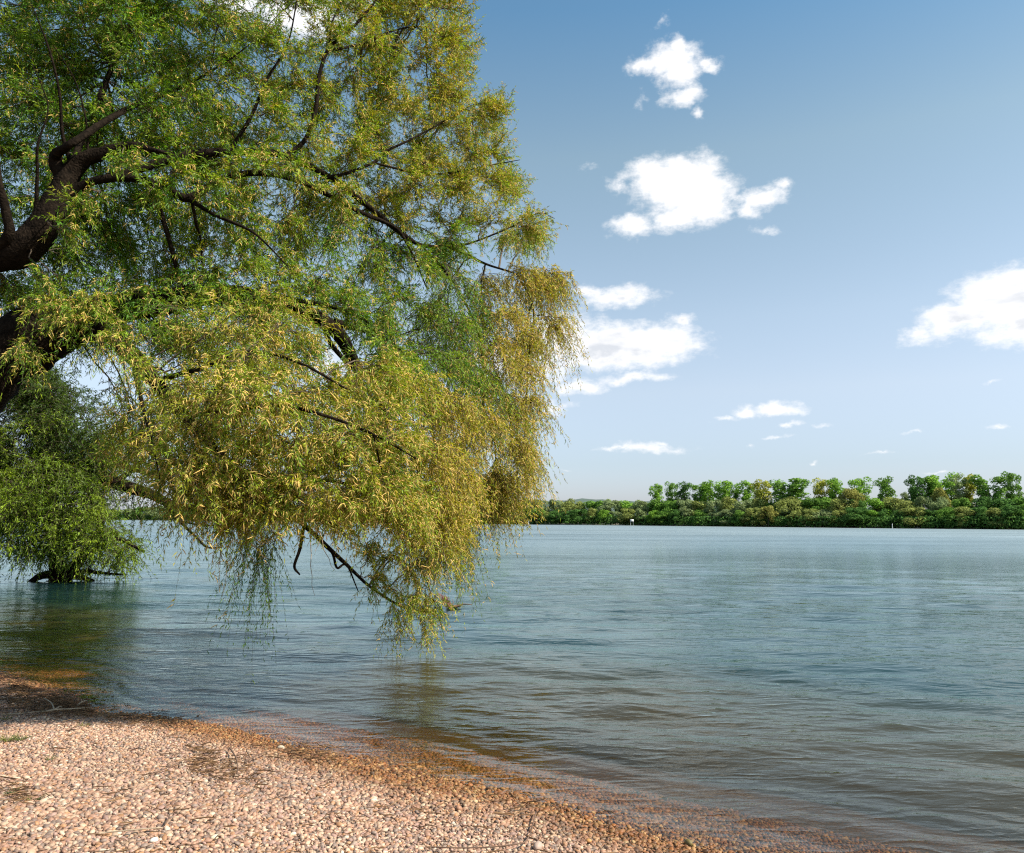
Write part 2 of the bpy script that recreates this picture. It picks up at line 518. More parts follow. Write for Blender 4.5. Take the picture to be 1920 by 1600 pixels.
acc = Acc()
clump_sites = []
for cell, rlo, rhi, lift in ((0.030, 0.0100, 0.0215, 0.35), (0.024, 0.0055, 0.0105, 0.6)):
    x, y = scatter(cell, -9.5, 4.5, 2.6, 12.5)
    ang = np.degrees(np.arctan2(x, y)); rad = np.hypot(x, y)
    k = (np.abs(ang) < 40) & (rad > 3.2)
    x, y = x[k], y[k]
    z, dn_, _ = ground(x, y)
    k = (dn_ > -1.9) & ~((dn_ < -1.2) & (cell < 0.035))
    x, y, z, dn_ = x[k], y[k], z[k], dn_[k]
    # patches of coarser / finer gravel
    co = 0.5 + 0.5 * np.clip(wob(x, y, 1.6, 77), -1, 1)
    r = rlo + (rhi - rlo) * rng.beta(1.6, 2.4, len(x)) * (0.75 + 0.5 * co)
    big = rng.random(len(x)) < 0.012
    if rlo > .01: r[big] *= 1.45
    rad = np.hypot(x, y)
    cidx = rng.choice(len(PAL), len(x), p=PW)
    c = PAL[cidx] * rng.uniform(.72, 1.18, (len(x), 1))
    c = c * (1 + 0.1 * wob(x, y, 0.9, 78)[:, None])
    nz = 0.14 * wob(x, y, 2.6, 79)
    wetf = np.clip(1 - (dn_ + nz - 0.10) / 0.5, 0, 1)[:, None]
    wetc = c ** 1.3 * np.array([0.84, 0.70, 0.42])
    c = c * (1 - wetf) + wetc * wetf
    near_m = rad < 7.5
    for (bv, bf), mk in ((I2, near_m), (I1, ~near_m)):
        if not mk.any(): continue
        V = pebble_verts(bv, x[mk], y[mk], z[mk] + r[mk] * lift * rng.uniform(.3, 1.2, mk.sum()), r[mk])
        n = len(V)
        Fp = (bf[None] + (np.arange(n) * len(bv))[:, None, None]).reshape(-1, 3)
        # subtle vein mottling
        cc = np.repeat(c[mk], len(bv), axis=0) * (1 + 0.06 * rng.normal(size=(n * len(bv), 1)))
        acc.add(V.reshape(-1, 3), Fp, cc)
m, nt, N, L, out = newmat('pebble_stone')
at = N('ShaderNodeAttribute'); at.attribute_name = 'col'
geo = N('ShaderNodeNewGeometry')
n1 = N('ShaderNodeTexNoise'); n1.inputs['Scale'].default_value = 160; n1.inputs['Detail'].default_value = 4
L(geo.outputs['Position'], n1.inputs['Vector'])
mr = N('ShaderNodeMapRange'); mr.inputs[1].default_value = .3; mr.inputs[2].default_value = .7; mr.inputs[3].default_value = .82; mr.inputs[4].default_value = 1.15
L(n1.outputs[0], mr.inputs[0])
mu = N('ShaderNodeVectorMath'); mu.operation = 'SCALE'; L(at.outputs['Color'], mu.inputs[0]); L(mr.outputs[0], mu.inputs['Scale'])
p = N('ShaderNodeBsdfPrincipled'); p.inputs['Roughness'].default_value = 0.55; p.inputs['Specular IOR Level'].default_value = .35
L(mu.outputs[0], p.inputs['Base Color']); L(p.outputs[0], out.inputs[0])
M_peb = m
peb = link('gravel', acc.mesh('gravel', smooth=True), M_peb)
tag(peb, 'pinkish tan gravel of rounded pebbles covering the beach and shallows', 'gravel', kind='stuff')

# distinctive single stones: px, py, radius, colour, name, label
for px_, py_, r_, c_, lab in (
        (402, 1572, 0.038, (0.62, 0.50, 0.34), 'round cream pebble near the bottom edge of the beach'),
        (288, 1577, 0.030, (0.66, 0.60, 0.50), 'pale off-white pebble left of the round cream one'),
        (527, 1348 + 55, 0.035, (0.48, 0.39, 0.27), 'flat pale stone lying at the wet edge right of the twig tangle'),
        (590, 1417, 0.035, (0.42, 0.22, 0.15), 'reddish stone at the wet edge near the flat pale stone'),
        (1290, 1583, 0.04, (0.16, 0.12, 0.04), 'large olive stone under shallow water at the bottom edge'),
        (1104, 1578, 0.032, (0.52, 0.26, 0.09), 'orange pebble on the wet gravel at the bottom edge'),
        (1008, 1590, 0.040, (0.40, 0.29, 0.22), 'grey-brown striped pebble on the gravel at the bottom edge')):
    q = at_z(px_, py_, 0.1)
    for _ in range(8):
        zz = ground(np.array([q[0]]), np.array([q[1]]))[0][0]
        q = at_z(px_, py_, zz + .012)
    V = pebble_verts(I2[0], np.array([0.]), np.array([0.]), np.array([0.]), np.array([r_ * .72]), 0.1)[0]
    ssm = Acc(); ssm.add(V, I2[1], np.tile(np.array(c_), (len(V), 1)))
    o = link('stone', ssm.mesh('stone', True), M_peb, loc=(q[0], q[1], zz + r_ * .35 + .006))
    tag(o, lab, 'stone')

# ------------------------------------------------------------------ foliage engine
def make_twigs(Sp, D, Ln, g, K=4, rad=0.0022):
    t = np.linspace(0, 1, K)[None, :, None]
    P = Sp[:, None, :] + D[:, None, :] * Ln[:, None, None] * t
    P[..., 2] -= (0.75 * g * Ln)[:, None] * t[..., 0] ** 2
    wig = rng.normal(0, 0.03, P.shape) * Ln[:, None, None] * t
    P = P + wig
    R = (rad * np.linspace(1, .35, K))[None, :] * np.ones((len(Sp), 1))
    return P, R


def sample_on(P, t):
    K = P.shape[1]
    u = t * (K - 1); i = np.clip(u.astype(int), 0, K - 2); fr = (u - i)[..., None]
    n = np.arange(len(P))[:, None]
    a, b_ = P[n, i], P[n, i + 1]
    return a * (1 - fr) + b_ * fr, norm(b_ - a)


def leaves(P, M, l0, w0, col, g=0.15, sel=None):
    """P (N,K,3) twig points; M leaves per twig; returns verts, tris, colours"""
    N_ = len(P)
    t = (np.arange(M)[None, :] + rng.uniform(0, 1, (N_, M))) / M
    t = 0.12 + 0.88 * t
    t = np.clip(t, 0, .999)
    pos, tan = sample_on(P, t)
    pos = pos.reshape(-1, 3); tan = tan.reshape(-1, 3)
    n = len(pos)
    rp = rng.normal(size=(n, 3)); per = norm(rp - (rp * tan).sum(-1, keepdims=True) * tan)
    a = rng.uniform(0.35, 1.15, (n, 1))
    d = tan * np.cos(a) + per * np.sin(a); d[:, 2] -= g * rng.uniform(.2, 1.3, n); d = norm(d)
    l = (l0 * rng.uniform(.4, 1.4, n))[:, None]; w = (w0 * rng.uniform(.75, 1.25, n))[:, None]
    rs = rng.normal(size=(n, 3)) + np.array([0, 0, .6]); side = norm(np.cross(d, rs)); nr_ = np.cross(side, d)
    b0 = pos; mid = pos + d * l * .42
    Lf = mid + side * w * .5 + nr_ * w * .15; Rt = mid - side * w * .5 + nr_ * w * .15
    tip = pos + d * l - nr_ * l * .12; tip[:, 2] -= (l[:, 0] * .12)
    V = np.stack([b0, Lf, tip, Rt], 1).reshape(-1, 3)
    q = np.arange(n)[:, None] * 4
    F_ = np.concatenate([q + np.array([0, 1, 2]), q + np.array([0, 2, 3])], 1).reshape(-1, 3)
    C = np.repeat(np.repeat(col, M, axis=0) * rng.uniform(.75, 1.25, (n, 1)), 4, axis=0)
    return V, F_, C


def catkins(P, M, l0, r0, col):
    N_ = len(P)
    t = np.clip(rng.uniform(0.1, 1, (N_, M)), 0, .999)
    pos, tan = sample_on(P, t)
    pos = pos.reshape(-1, 3); tan = tan.reshape(-1, 3); n = len(pos)
    rp = rng.normal(size=(n, 3)); per = norm(rp - (rp * tan).sum(-1, keepdims=True) * tan)
    d = norm(tan * .6 + per + np.array([0, 0, .15]))
    l = l0 * rng.uniform(.65, 1.25, n)
    bend = norm(rng.normal(size=(n, 3)) * .5 + np.array([0, 0, -.9]))
    K = 4; tt = np.linspace(0, 1, K)[None, :, None]
    Pc = pos[:, None] + d[:, None] * l[:, None, None] * tt + bend[:, None] * l[:, None, None] * .8 * tt ** 2
    R = r0 * np.array([.5, 1.0, .95, .35])[None] * rng.uniform(.8, 1.2, (n, 1))
    V, F_ = tubes(Pc, R, 3)
    T_ = np.concatenate([F_[:, [0, 1, 2]], F_[:, [0, 2, 3]]])
    C = np.repeat(np.repeat(col, M, axis=0) * rng.uniform(.8, 1.2, (n, 1)), K * 3, axis=0)
    return V, T_, C


def in_poly(x, y, poly):
    c = False; n = len(poly); j = n - 1
    for i in range(n):
        xi, yi = poly[i]; xj, yj = poly[j]
        if (yi > y) != (yj > y) and x < (xj - xi) * (y - yi) / (yj - yi) + xi: c = not c
        j = i
    return c


def poisson(poly, d, tries=9000, holes=(), seed=1):
    r = random.Random(seed)
    xs = [p[0] for p in poly]; ys = [p[1] for p in poly]
    pts = []
    for _ in range(tries):
        x, y = r.uniform(min(xs), max(xs)), r.uniform(min(ys), max(ys))
        if not in_poly(x, y, poly): continue
        if any(((x - hx) / rx) ** 2 + ((y - hy) / ry) ** 2 < 1 for hx, hy, rx, ry in holes): continue
        if all((x - a) ** 2 + (y - b) ** 2 > d * d for a, b in pts): pts.append((x, y))
    return pts


# ------------------------------------------------------------------ the big willow
# limbs: name, [(px,py,dist,thickness px)...]
limbs = [
    ('trunk', [(-560, 1230, 9.2, 190), (-420, 1030, 9.2, 165), (-250, 880, 9.2, 150), (-110, 775, 9.3, 140), (0, 672, 9.4, 128), (70, 632, 9.5, 112), (140, 603, 9.6, 84), (230, 580, 9.8, 56), (340, 560, 10, 44), (440, 553, 10.2, 36), (540, 573, 10.4, 32), (605, 603, 10.5, 30), (640, 635, 10.5, 26), (668, 690, 10.5, 18), (680, 760, 10.4, 9)]),
    ('limb', [(150, 612, 9.6, 60), (200, 625, 9.3, 42), (245, 665, 8.8, 36), (290, 715, 8.3, 30), (345, 780, 8.0, 22), (410, 850, 8.0, 17), (490, 920, 8.3, 13), (570, 985, 9.0, 10), (640, 1050, 9.8, 8), (700, 1105, 10.6, 6), (760, 1140, 11.0, 5), (815, 1150, 11.3, 3)]),
    ('limb', [(-420, 700, 9.3, 120), (-300, 600, 9.3, 110), (-150, 520, 9.2, 95), (-40, 488, 9.2, 82), (40, 468, 9.2, 70), (85, 420, 9.2, 62), (118, 350, 9.3, 54), (150, 305, 9.3, 34), (195, 287, 9.3, 27), (245, 275, 9.3, 22), (290, 283, 9.3, 12), (325, 290, 9.3, 5)]),
    ('limb', [(115, 375, 9.3, 30), (160, 345, 9.3, 20), (210, 334, 9.3, 18), (260, 335, 9.4, 17), (310, 352, 9.5, 17), (352, 372, 9.6, 17), (400, 345, 9.7, 16), (445, 328, 9.8, 14), (505, 326, 9.9, 12), (565, 342, 10, 11), (620, 368, 10.1, 10), (680, 400, 10.2, 10), (740, 427, 10.3, 8), (770, 470, 10.3, 5), (800, 540, 10.4, 3)]),
    ('limb', [(200, 332, 9.4, 14), (260, 318, 9.6, 18), (330, 296, 9.8, 19), (430, 284, 10.0, 17), (520, 289, 10.2, 15), (580, 312, 10.3, 15), (640, 348, 10.4, 13), (700, 395, 10.5, 12), (745, 432, 10.6, 11), (790, 460, 10.7, 9), (850, 466, 10.8, 7), (910, 495, 11, 5), (970, 515, 11.1, 4), (1030, 548, 11.2, 2.5)]),
    ('limb', [(535, 295, 10.2, 11), (572, 262, 10.2, 10), (592, 205, 10.2, 10), (598, 145, 10.2, 9), (616, 92, 10.2, 8), (648, 65, 10.2, 6), (690, 20, 10.2, 5), (730, -40, 10.2, 4), (760, -130, 10.2, 2.5)]),
    ('limb', [(120, 340, 9.3, 36), (104, 300, 9.2, 27), (112, 284, 9.1, 19), (140, 266, 9.0, 17), (200, 226, 9.4, 13), (255, 198, 9.9, 11), (320, 172, 10.3, 8), (385, 140, 10.6, 5), (460, 90, 10.8, 3), (520, 30, 11, 2)]),
    ('branch', [(130, 300, 9.3, 9), (117, 250, 9.2, 7), (112, 180, 9.1, 6), (100, 120, 9.0, 5), (84, 70, 9, 4), (60, 10, 9, 2)]),
    ('branch', [(165, 280, 9.3, 5), (160, 220, 9.2, 4), (140, 150, 9.1, 3), (100, 85, 9, 2)]),
    ('branch', [(66, 440, 9.2, 15), (68, 380, 9.1, 9), (70, 320, 9.0, 7), (71, 270, 8.9, 5), (90, 200, 8.9, 3), (60, 120, 8.9, 2)]),
    ('limb', [(-60, 500, 9.2, 36), (10, 452, 9.0, 26), (14, 410, 8.9, 20), (0, 350, 8.8, 14), (-10, 280, 8.8, 12), (-40, 150, 8.8, 8), (-20, 40, 8.8, 4)]),
    ('branch', [(286, 345, 9.4, 12), (302, 400, 9.5, 11), (320, 460, 9.6, 10), (332, 510, 9.7, 8), (350, 570, 9.8, 5)]),
    ('branch', [(352, 372, 9.6, 11), (400, 402, 9.5, 8), (430, 415, 9.4, 7), (480, 440, 9.3, 5), (540, 500, 9.2, 3)]),
    ('branch', [(360, 378, 9.6, 8), (368, 420, 9.7, 7), (376, 450, 9.8, 4), (380, 520, 9.9, 2.5)]),
    ('branch', [(600, 335, 10.3, 7), (650, 325, 10.2, 7), (700, 305, 10.2, 7), (722, 285, 10.2, 6), (770, 262, 10.2, 4.5), (820, 235, 10.3, 3.5), (880, 200, 10.4, 2.5), (930, 190, 10.4, 1.5)]),
    ('branch', [(700, 305, 10.2, 5), (750, 318, 10.3, 5), (800, 328, 10.4, 4.5), (860, 322, 10.5, 3.5), (920, 310, 10.6, 2.5), (975, 300, 10.6, 1.5)]),
    ('branch', [(850, 466, 10.8, 5), (905, 448, 10.7, 4), (960, 425, 10.7, 3), (1010, 400, 10.7, 2), (1040, 410, 10.7, 1.2)]),
    ('branch', [(620, 95, 10.2, 6), (680, 82, 10.3, 5), (730, 60, 10.4, 4), (790, 50, 10.5, 3), (850, 70, 10.5, 1.5)]),
    ('branch', [(618, 88, 10.2, 5), (622, 45, 10.2, 4), (640, 0, 10.2, 3), (650, -60, 10.2, 1.5)]),
    ('branch', [(628, 605, 10.5, 18), (690, 622, 10.6, 13), (740, 650, 10.8, 11), (775, 700, 11, 9), (800, 770, 11, 6), (820, 850, 11, 4), (835, 930, 11, 2)]),
    ('branch', [(520, 570, 10.3, 18), (600, 570, 10.2, 12), (680, 600, 10.1, 9), (740, 660, 10.0, 7), (765, 720, 10, 5), (775, 790, 10, 3)]),
    ('branch', [(600, 590, 10.3, 14), (618, 640, 10.0, 11), (650, 680, 9.6, 10), (670, 700, 9.4, 9), (690, 760, 9.2, 6), (700, 840, 9.0, 4)]),
    ('branch', [(790, 460, 10.7, 6), (850, 530, 10.9, 5), (895, 620, 11, 4.5), (905, 700, 11, 4), (906, 760, 11, 4), (925, 810, 11, 3), (930, 880, 11, 2)]),
    ('branch', [(970, 515, 11.1, 4), (1000, 580, 11.2, 3.5), (990, 680, 11.2, 3), (985, 780, 11.2, 2), (980, 860, 11.2, 1.5)]),
    ('branch', [(570, 985, 9.0, 8), (562, 1030, 9.0, 7), (552, 1062, 9.0, 6), (562, 1078, 9.0, 3)]),
    ('branch', [(590, 1000, 9.2, 8), (622, 1035, 9.6, 6), (632, 1065, 9.8, 5), (650, 1060, 9.9, 4), (672, 1110, 10.0, 2)]),
    ('branch', [(490, 920, 8.3, 9), (560, 900, 8.1, 7), (640, 905, 8.0, 6), (720, 930, 8.2, 5), (800, 960, 8.5, 3), (840, 1000, 8.8, 2)]),
    ('branch', [(345, 780, 8.0, 14), (430, 770, 7.6, 11), (520, 760, 7.4, 9), (610, 780, 7.4, 7), (700, 815, 7.6, 5), (780, 860, 7.8, 3)]),
    ('branch', [(290, 715, 8.3, 12), (380, 690, 7.8, 10), (470, 660, 7.6, 8), (560, 680, 7.5, 6), (650, 730, 7.6, 4)]),
    ('branch', [(245, 665, 8.8, 9), (260, 730, 8.2, 8), (275, 790, 7.6, 6), (290, 850, 7.2, 4), (300, 900, 7.2, 2)]),
    ('branch', [(430, 284, 10, 10), (470, 220, 10, 8), (500, 150, 10.2, 6), (540, 80, 10.4, 4), (560, -20, 10.5, 3)]),
    ('branch', [(700, 815, 7.6, 4), (715, 880, 7.9, 4), (735, 950, 8.5, 3.5), (770, 1020, 9.2, 3), (800, 1090, 10.0, 2.5), (820, 1150, 10.6, 1.5), (832, 1190, 10.8, 1)]),
    # beyond the frame
    ('limb', [(-300, 600, 9.3, 60), (-330, 400, 9, 50), (-300, 150, 8.6, 38), (-200, -100, 8.2, 26), (-80, -350, 8, 16), (100, -560, 8, 8)]),
    ('limb', [(-120, 510, 9.2, 40), (-200, 300, 8.6, 30), (-120, 0, 8.0, 22), (120, -220, 7.8, 13), (360, -360, 7.8, 9), (560, -480, 8, 4)]),
    ('limb', [(118, 350, 9.3, 16), (200, 150, 10.6, 12), (300, -60, 11.2, 9), (430, -240, 10.6, 9), (620, -350, 10.8, 5)]),
]
base = at_y(-560, 1230, 9.2)
gz = float(ground(np.array([base[0]]), np.array([base[1]]))[0][0])
W1 = empty('willow_tree', (base[0], base[1], gz), 'big leaning willow with yellow-green hanging branches and catkins over the near shore, on the left', 'tree')
o1 = np.array([base[0], base[1], gz])
# make the trunk reach the ground
limbs[0][1].insert(0, None)
dshift = lambda x: 2.2 * float(np.clip((x - 520) / 400, 0, 1))
SK = []  # skeleton nodes (pos, radius)
for li, (nm, pts) in enumerate(limbs):
    P3, Rd = [], []
    for q in pts:
        if q is None:
            P3.append(np.array([base[0] - .15, base[1] + .05, gz - 0.3])); Rd.append(0.75); continue
        x, y, d, t = q
        if d > 8.4: d = d + dshift(x)
        P3.append(at_y(x, y, d)); Rd.append(t / 2 / FPX * d * (0.9 if li else 1.02))
    V, F_, C_, r_ = limb_tube(P3, Rd, 14 if Rd[0] > .06 else 8, 7, 0.13 if Rd[0] > .05 else 0.08, seed=li)
    o = link(nm, npmesh(nm, V - o1, F_, smooth=True), M_bark, W1)
    for a, b_ in zip(C_[2:], r_[2:]): SK.append((*a, b_))
SK = np.array(SK)
SK = SK[SK[:, 0] > -8]

outline = [(-380, -300), (760, -300), (840, -120), (850, 0), (850, 90), (885, 170), (925, 190), (915, 240), (930, 300), (955, 350), (970, 395), (1000, 430),
           (1030, 480), (1045, 525), (1035, 600), (1022, 660), (1015, 720), (1005, 780), (1000, 830), (975, 870), (950, 900), (905, 905), (880, 900),
           (860, 890), (850, 910), (825, 925), (790, 935), (720, 945), (680, 945), (640, 935), (600, 930), (560, 915), (500, 940), (465, 925), (430, 900), (380, 880), (320, 865), (260, 840), (215, 810),
           (220, 790), (300, 720), (290, 650), (215, 610), (100, 620), (40, 560), (-80, 560), (-380, 500)]
holes_f = [(190, 700, 95, 90), (900, 860, 22, 60), (640, 660, 40, 25), (110, 60, 60, 30), (255, 90, 30, 25), (55, 130, 25, 40), (950, 345, 12, 10), (250, 760, 30, 30), (400, 840, 28, 30), (640, 650, 75, 62), (470, 770, 26, 22), (840, 800, 30, 40), (560, 880, 26, 22), (760, 880, 22, 22)]
holes_b = holes_f + [(150, 130, 70, 50), (40, 300, 30, 30), (350, 700, 60, 60), (330, 870, 80, 60), (560, 60, 90, 60), (860, 780, 40, 60), (730, 740, 30, 40), (820, 950, 60, 40)]


def props(x, y):
    """front distance, yellow fraction, droop, density"""
    # front low mass
    fm_ = np.clip(1 - abs(x - 540) / 420, 0, 1) * np.clip((y - 560) / 160, 0, 1)
    fm_ = min(1, fm_ * 1.8)
    d = 9.6 + 0.9 * np.clip((x - 500) / 500, 0, 1) - 2.3 * fm_ + (0.6 if y < 500 and x < 760 else 0)
    d += dshift(x) * (1 - .75 * fm_)
    if y > 940: d += 2.2 * min(1, (y - 940) / 60) * (x > 500)
    yl = 0.15 + 0.48 * np.clip((x - 250) / 550, 0, 1)
    if y > 470 and x > 780: yl = 0.95
    if fm_ > 0.3: yl = max(yl, 0.58)
    if 560 < x < 900 and 420 < y < 700: yl = 0.22
    if 880 < x < 930 and 600 < y < 720: yl = 0.35
    g = np.clip((y - 350) / 400, -0.1, 1) * 0.8
    g = g * (1 - fm_) + 0.25 * fm_
    if x > 780 and y > 500: g = 1.15
    if y < 420 and x > 700: g = -0.35
    return d, yl, g


blobs = []
for layer, (spc, off, hl) in enumerate(((62, 0.0, holes_f), (74, 1.1, holes_f), (90, 2.3, holes_b), (100, 3.4, holes_b))):
    for (x, y) in poisson(outline, spc, 16000, hl, seed=10 + layer):
        d, yl, g = props(x, y)
        offs = (x < -60 or y < -60)
        if offs and layer == 0 and random.random() < .3: continue
        dd = d + off + random.uniform(-.35, .35)
        if layer == 3 and (offs or (x > 880 and y > 500)): continue
        blobs.append((x, y, dd, yl * (1, .85, .7, .6)[layer], g, offs, min(layer, 2)))
# extra strands: low hanging sprays and the right curtain
for (x, y, d, yl, g) in [(620, 975, 9.0, .7, .5), (690, 1030, 10.6, .65, .6), (740, 1035, 10.8, .7, .6), (790, 1010, 10.6, .7, .6), (800, 1045, 10.8, .7, .6),
                         (700, 1085, 10.2, .5, .6), (745, 1110, 10.6, .5, .6), (790, 1105, 10.6, .6, .8), (770, 1060, 10, .6, 1), (835, 1040, 10.4, .55, 1.2),
                         (475, 1000, 8.9, .1, 1.5), (485, 1030, 8.9, .05, 1.8), (820, 1130, 10.8, .6, .7), (805, 1165, 11, .75, 1), (745, 1150, 11, .8, 1.1),
                         (300, 900, 7.6, .5, .6), (350, 915, 8, .4, .6), (390, 915, 8.2, .35, .5), (770, 1125, 11, .6, .5), (795, 1140, 11.2, .7, .6), (80, 565, 8.8, .35, .6), (230, 300, 8.9, .2, .0), (330, 320, 9.2, .25, .0), (440, 300, 9.4, .3, .0), (560, 320, 9.8, .35, 0), (640, 360, 10, .4, 0), (150, 380, 8.9, .2, .2), (500, 300, 9.6, .35, 0), (280, 360, 9.1, .2, 0), (400, 350, 9.2, .25, 0), (110, 430, 8.8, .2, .2), (125, 590, 8.8, .4, .5), (50, 655, 8.7, .3, .7), (165, 560, 8.9, .4, .5), (85, 525, 8.9, .2, .4), (215, 640, 8.3, .5, .7), (260, 690, 8, .5, .7),
                         (905, 920, 11, .8, 1.5), (940, 930, 11, .9, 1.3), (965, 900, 11, .9, 1.2), (870, 940, 11, .5, 1.7), (865, 990, 11, .4, 1.9), (855, 1010, 11, .4, 1.8), (835, 985, 10.5, .4, 1.6)]:
    blobs.append((x, y, d + (dshift(x) * .75 if x > 600 else 0), yl, g, False, 3))

for k in range(20):
    x = random.uniform(290, 880); y = random.uniform(925, 985) + (15 if x > 560 else -25)
    d_, yl_, g_ = props(x, min(y, 930))
    blobs.append((x, y, d_ + random.uniform(0, 1.2), yl_, random.uniform(.2, 1.1), False, 3))
acc_l, acc_c, acc_t, acc_b = Acc(), Acc(), Acc(), Acc()
GREEN = np.array([0.10, 0.24, 0.012]); LIME = np.array([0.29, 0.39, 0.026]); OLIVE = np.array([0.44, 0.39, 0.028])
CATK = np.array([0.72, 0.53, 0.17])
brP, brR = [], []
twS, twD, twL, twg, twc, twy = [], [], [], [], [], []
for (x, y, d, yl, g, offs, layer) in blobs:
    c = at_y(x, y, d)
    rad = 0.36 if layer < 3 else 0.17
    if offs: rad = 0.5
    # nearest skeleton node, prefer the ones nearer to the trunk side / above
    dv = SK[:, :3] - c
    cost = np.linalg.norm(dv, axis=1) + 0.25 * np.maximum(dv[:, 0], 0) - 0.12 * dv[:, 2] + 0.02 / (SK[:, 3] + 0.01)
    s = SK[np.argmin(cost), :3]
    mid = (s + c) / 2 + rng.normal(0, .08, 3) + np.array([0, 0, 0.10 * np.linalg.norm(c - s)])
    tt = np.linspace(0, 1, 7)[:, None]
    sec = s * (1 - tt) ** 2 + 2 * mid * tt * (1 - tt) + c * tt ** 2
    ln = np.linalg.norm(c - s)
    sec += rng.normal(0, .02, sec.shape) * (tt * (1 - tt) * 4)
    brP.append(sec); brR.append(np.linspace(min(.018, .007 + ln * .006), .004, 7))
    nt_ = 4 if (layer == 3 and y > 1060) else (11 if x > 680 or (x < 420 and y < 520) else 9) if layer < 3 else 7
    if offs: nt_ = 6
    if layer < 3 and y > 860 and 250 < x < 640: g = g * .3
    for k in range(nt_):
        a0 = sec[3 + (k % 4)]
        dr_ = norm(rng.normal(size=3)[None])[0]
        dr_[2] = dr_[2] * .7 - 0.25 * max(g, 0)
        e = c + dr_ * rad * rng.uniform(.5, 1.1)
        m2 = (a0 + e) / 2 + np.array([0, 0, .05])
        ter = a0 * (1 - tt) ** 2 + 2 * m2 * tt * (1 - tt) + e * tt ** 2
        brP.append(ter); brR.append(np.linspace(.0045, .002, 7))
        ntw = 10 if layer < 2 else (8 if layer == 2 else 7)
        if offs: ntw = 7
        if layer == 3 and y > 1060: ntw = 6
        for j in range(ntw):
            u = rng.integers(1, 7)
            st = ter[u]
            od = norm((e - a0)[None])[0] + rng.normal(0, .75, 3)
            od[0] += 0.25
            od[2] += -.15 * g + (0.35 if g < 0 else 0.0)
            od = od / np.linalg.norm(od)
            twS.append(st); twD.append(od)
            L_ = rng.uniform(.16, .42) * (1 + .35 * max(g, 0)) * (1.35 if offs else 1) * (0.85 if layer == 3 else 1)
            twL.append(L_); twg.append(g + rng.uniform(-.2, .5)); twy.append(yl); twc.append(offs)
twS, twD, twL, twg, twy, twc = map(np.array, (twS, twD, twL, twg, twy, twc))
print('blobs', len(blobs), 'twigs', len(twS))
P, R = make_twigs(twS, twD, twL, twg)
V, F_ = tubes(P, R, 3); acc_t.add(V, F_)
V, F_ = tubes(np.array(brP), np.array(brR), 4); acc_b.add(V, F_)
mixv = np.clip(twy[:, None] + rng.normal(0, .22, (len(twy), 1)), 0, 1)
lc = np.where(mixv < .5, GREEN * (1 - mixv * 2) + LIME * mixv * 2, LIME * (2 - 2 * mixv) + OLIVE * (2 * mixv - 1))
lc = lc * rng.uniform(.8, 1.2, (len(lc), 1))
on = ~twc
nr2 = on & (twS[:, 1] < 9.0)
V, F_, C = leaves(P[nr2], 20, .048, .0098, lc[nr2]); acc_l.add(V, F_, C)
fr2 = on & ~nr2
V, F_, C = leaves(P[fr2], 16, .062, .0125, lc[fr2]); acc_l.add(V, F_, C)
V, F_, C = leaves(P[~on], 12, .075, .017, lc[~on]); acc_l.add(V, F_, C)
yy = on & (rng.random(len(twy)) < np.clip(twy * 1.15, 0, .95))
cc = CATK * rng.uniform(.8, 1.2, (yy.sum(), 1)) * np.array([1, 1, 1])
V, F_, C = catkins(P[yy], 7, .046, .0044, cc); acc_c.add(V, F_, C)
V = None
for a in (acc_l, acc_c, acc_t, acc_b):
    a.v = [q - o1 for q in a.v]
cr_o = link('crown', acc_l.mesh('crown'), M_leaf, W1)
link('catkins', acc_c.mesh('catkins', True), M_catkin, cr_o)
link('twigs', acc_t.mesh('twigs', True), M_twig, cr_o)
link('boughs', acc_b.mesh('boughs', True), M_twig, W1)
# a few bare twigs dangling
acc = Acc(); Pb = []
for (x, y, d, ln, dx) in [(575, 1010, 9, .75, .12), (590, 1020, 9, .45, .2), (430, 1000, 8.6, .5, -.2), (445, 980, 8.6, .6, .1), (505, 1000, 8.7, .4, .15), (830, 1060, 10.7, .5, .1), (612, 1010, 9, .4, -.1),
                          (420, 985, 8.5, .75, .05), (440, 990, 8.5, .9, -.05), (845, 1080, 10.7, .4, .3)]:
    a0 = at_y(x, y - 30, d); e = a0 + np.array([dx, 0, -ln]); tt = np.linspace(0, 1, 8)[:, None]
    q = a0 * (1 - tt) + e * tt + np.cumsum(rng.normal(0, .012, (8, 3)), 0)
    Pb.append(q)
for q in Pb:
    V, F_ = tubes(q[None] - o1, np.linspace(.006, .002, 8)[None], 4)
    link('bare_twig', npmesh('bare_twig', V, F_, smooth=True), M_dry, W1)

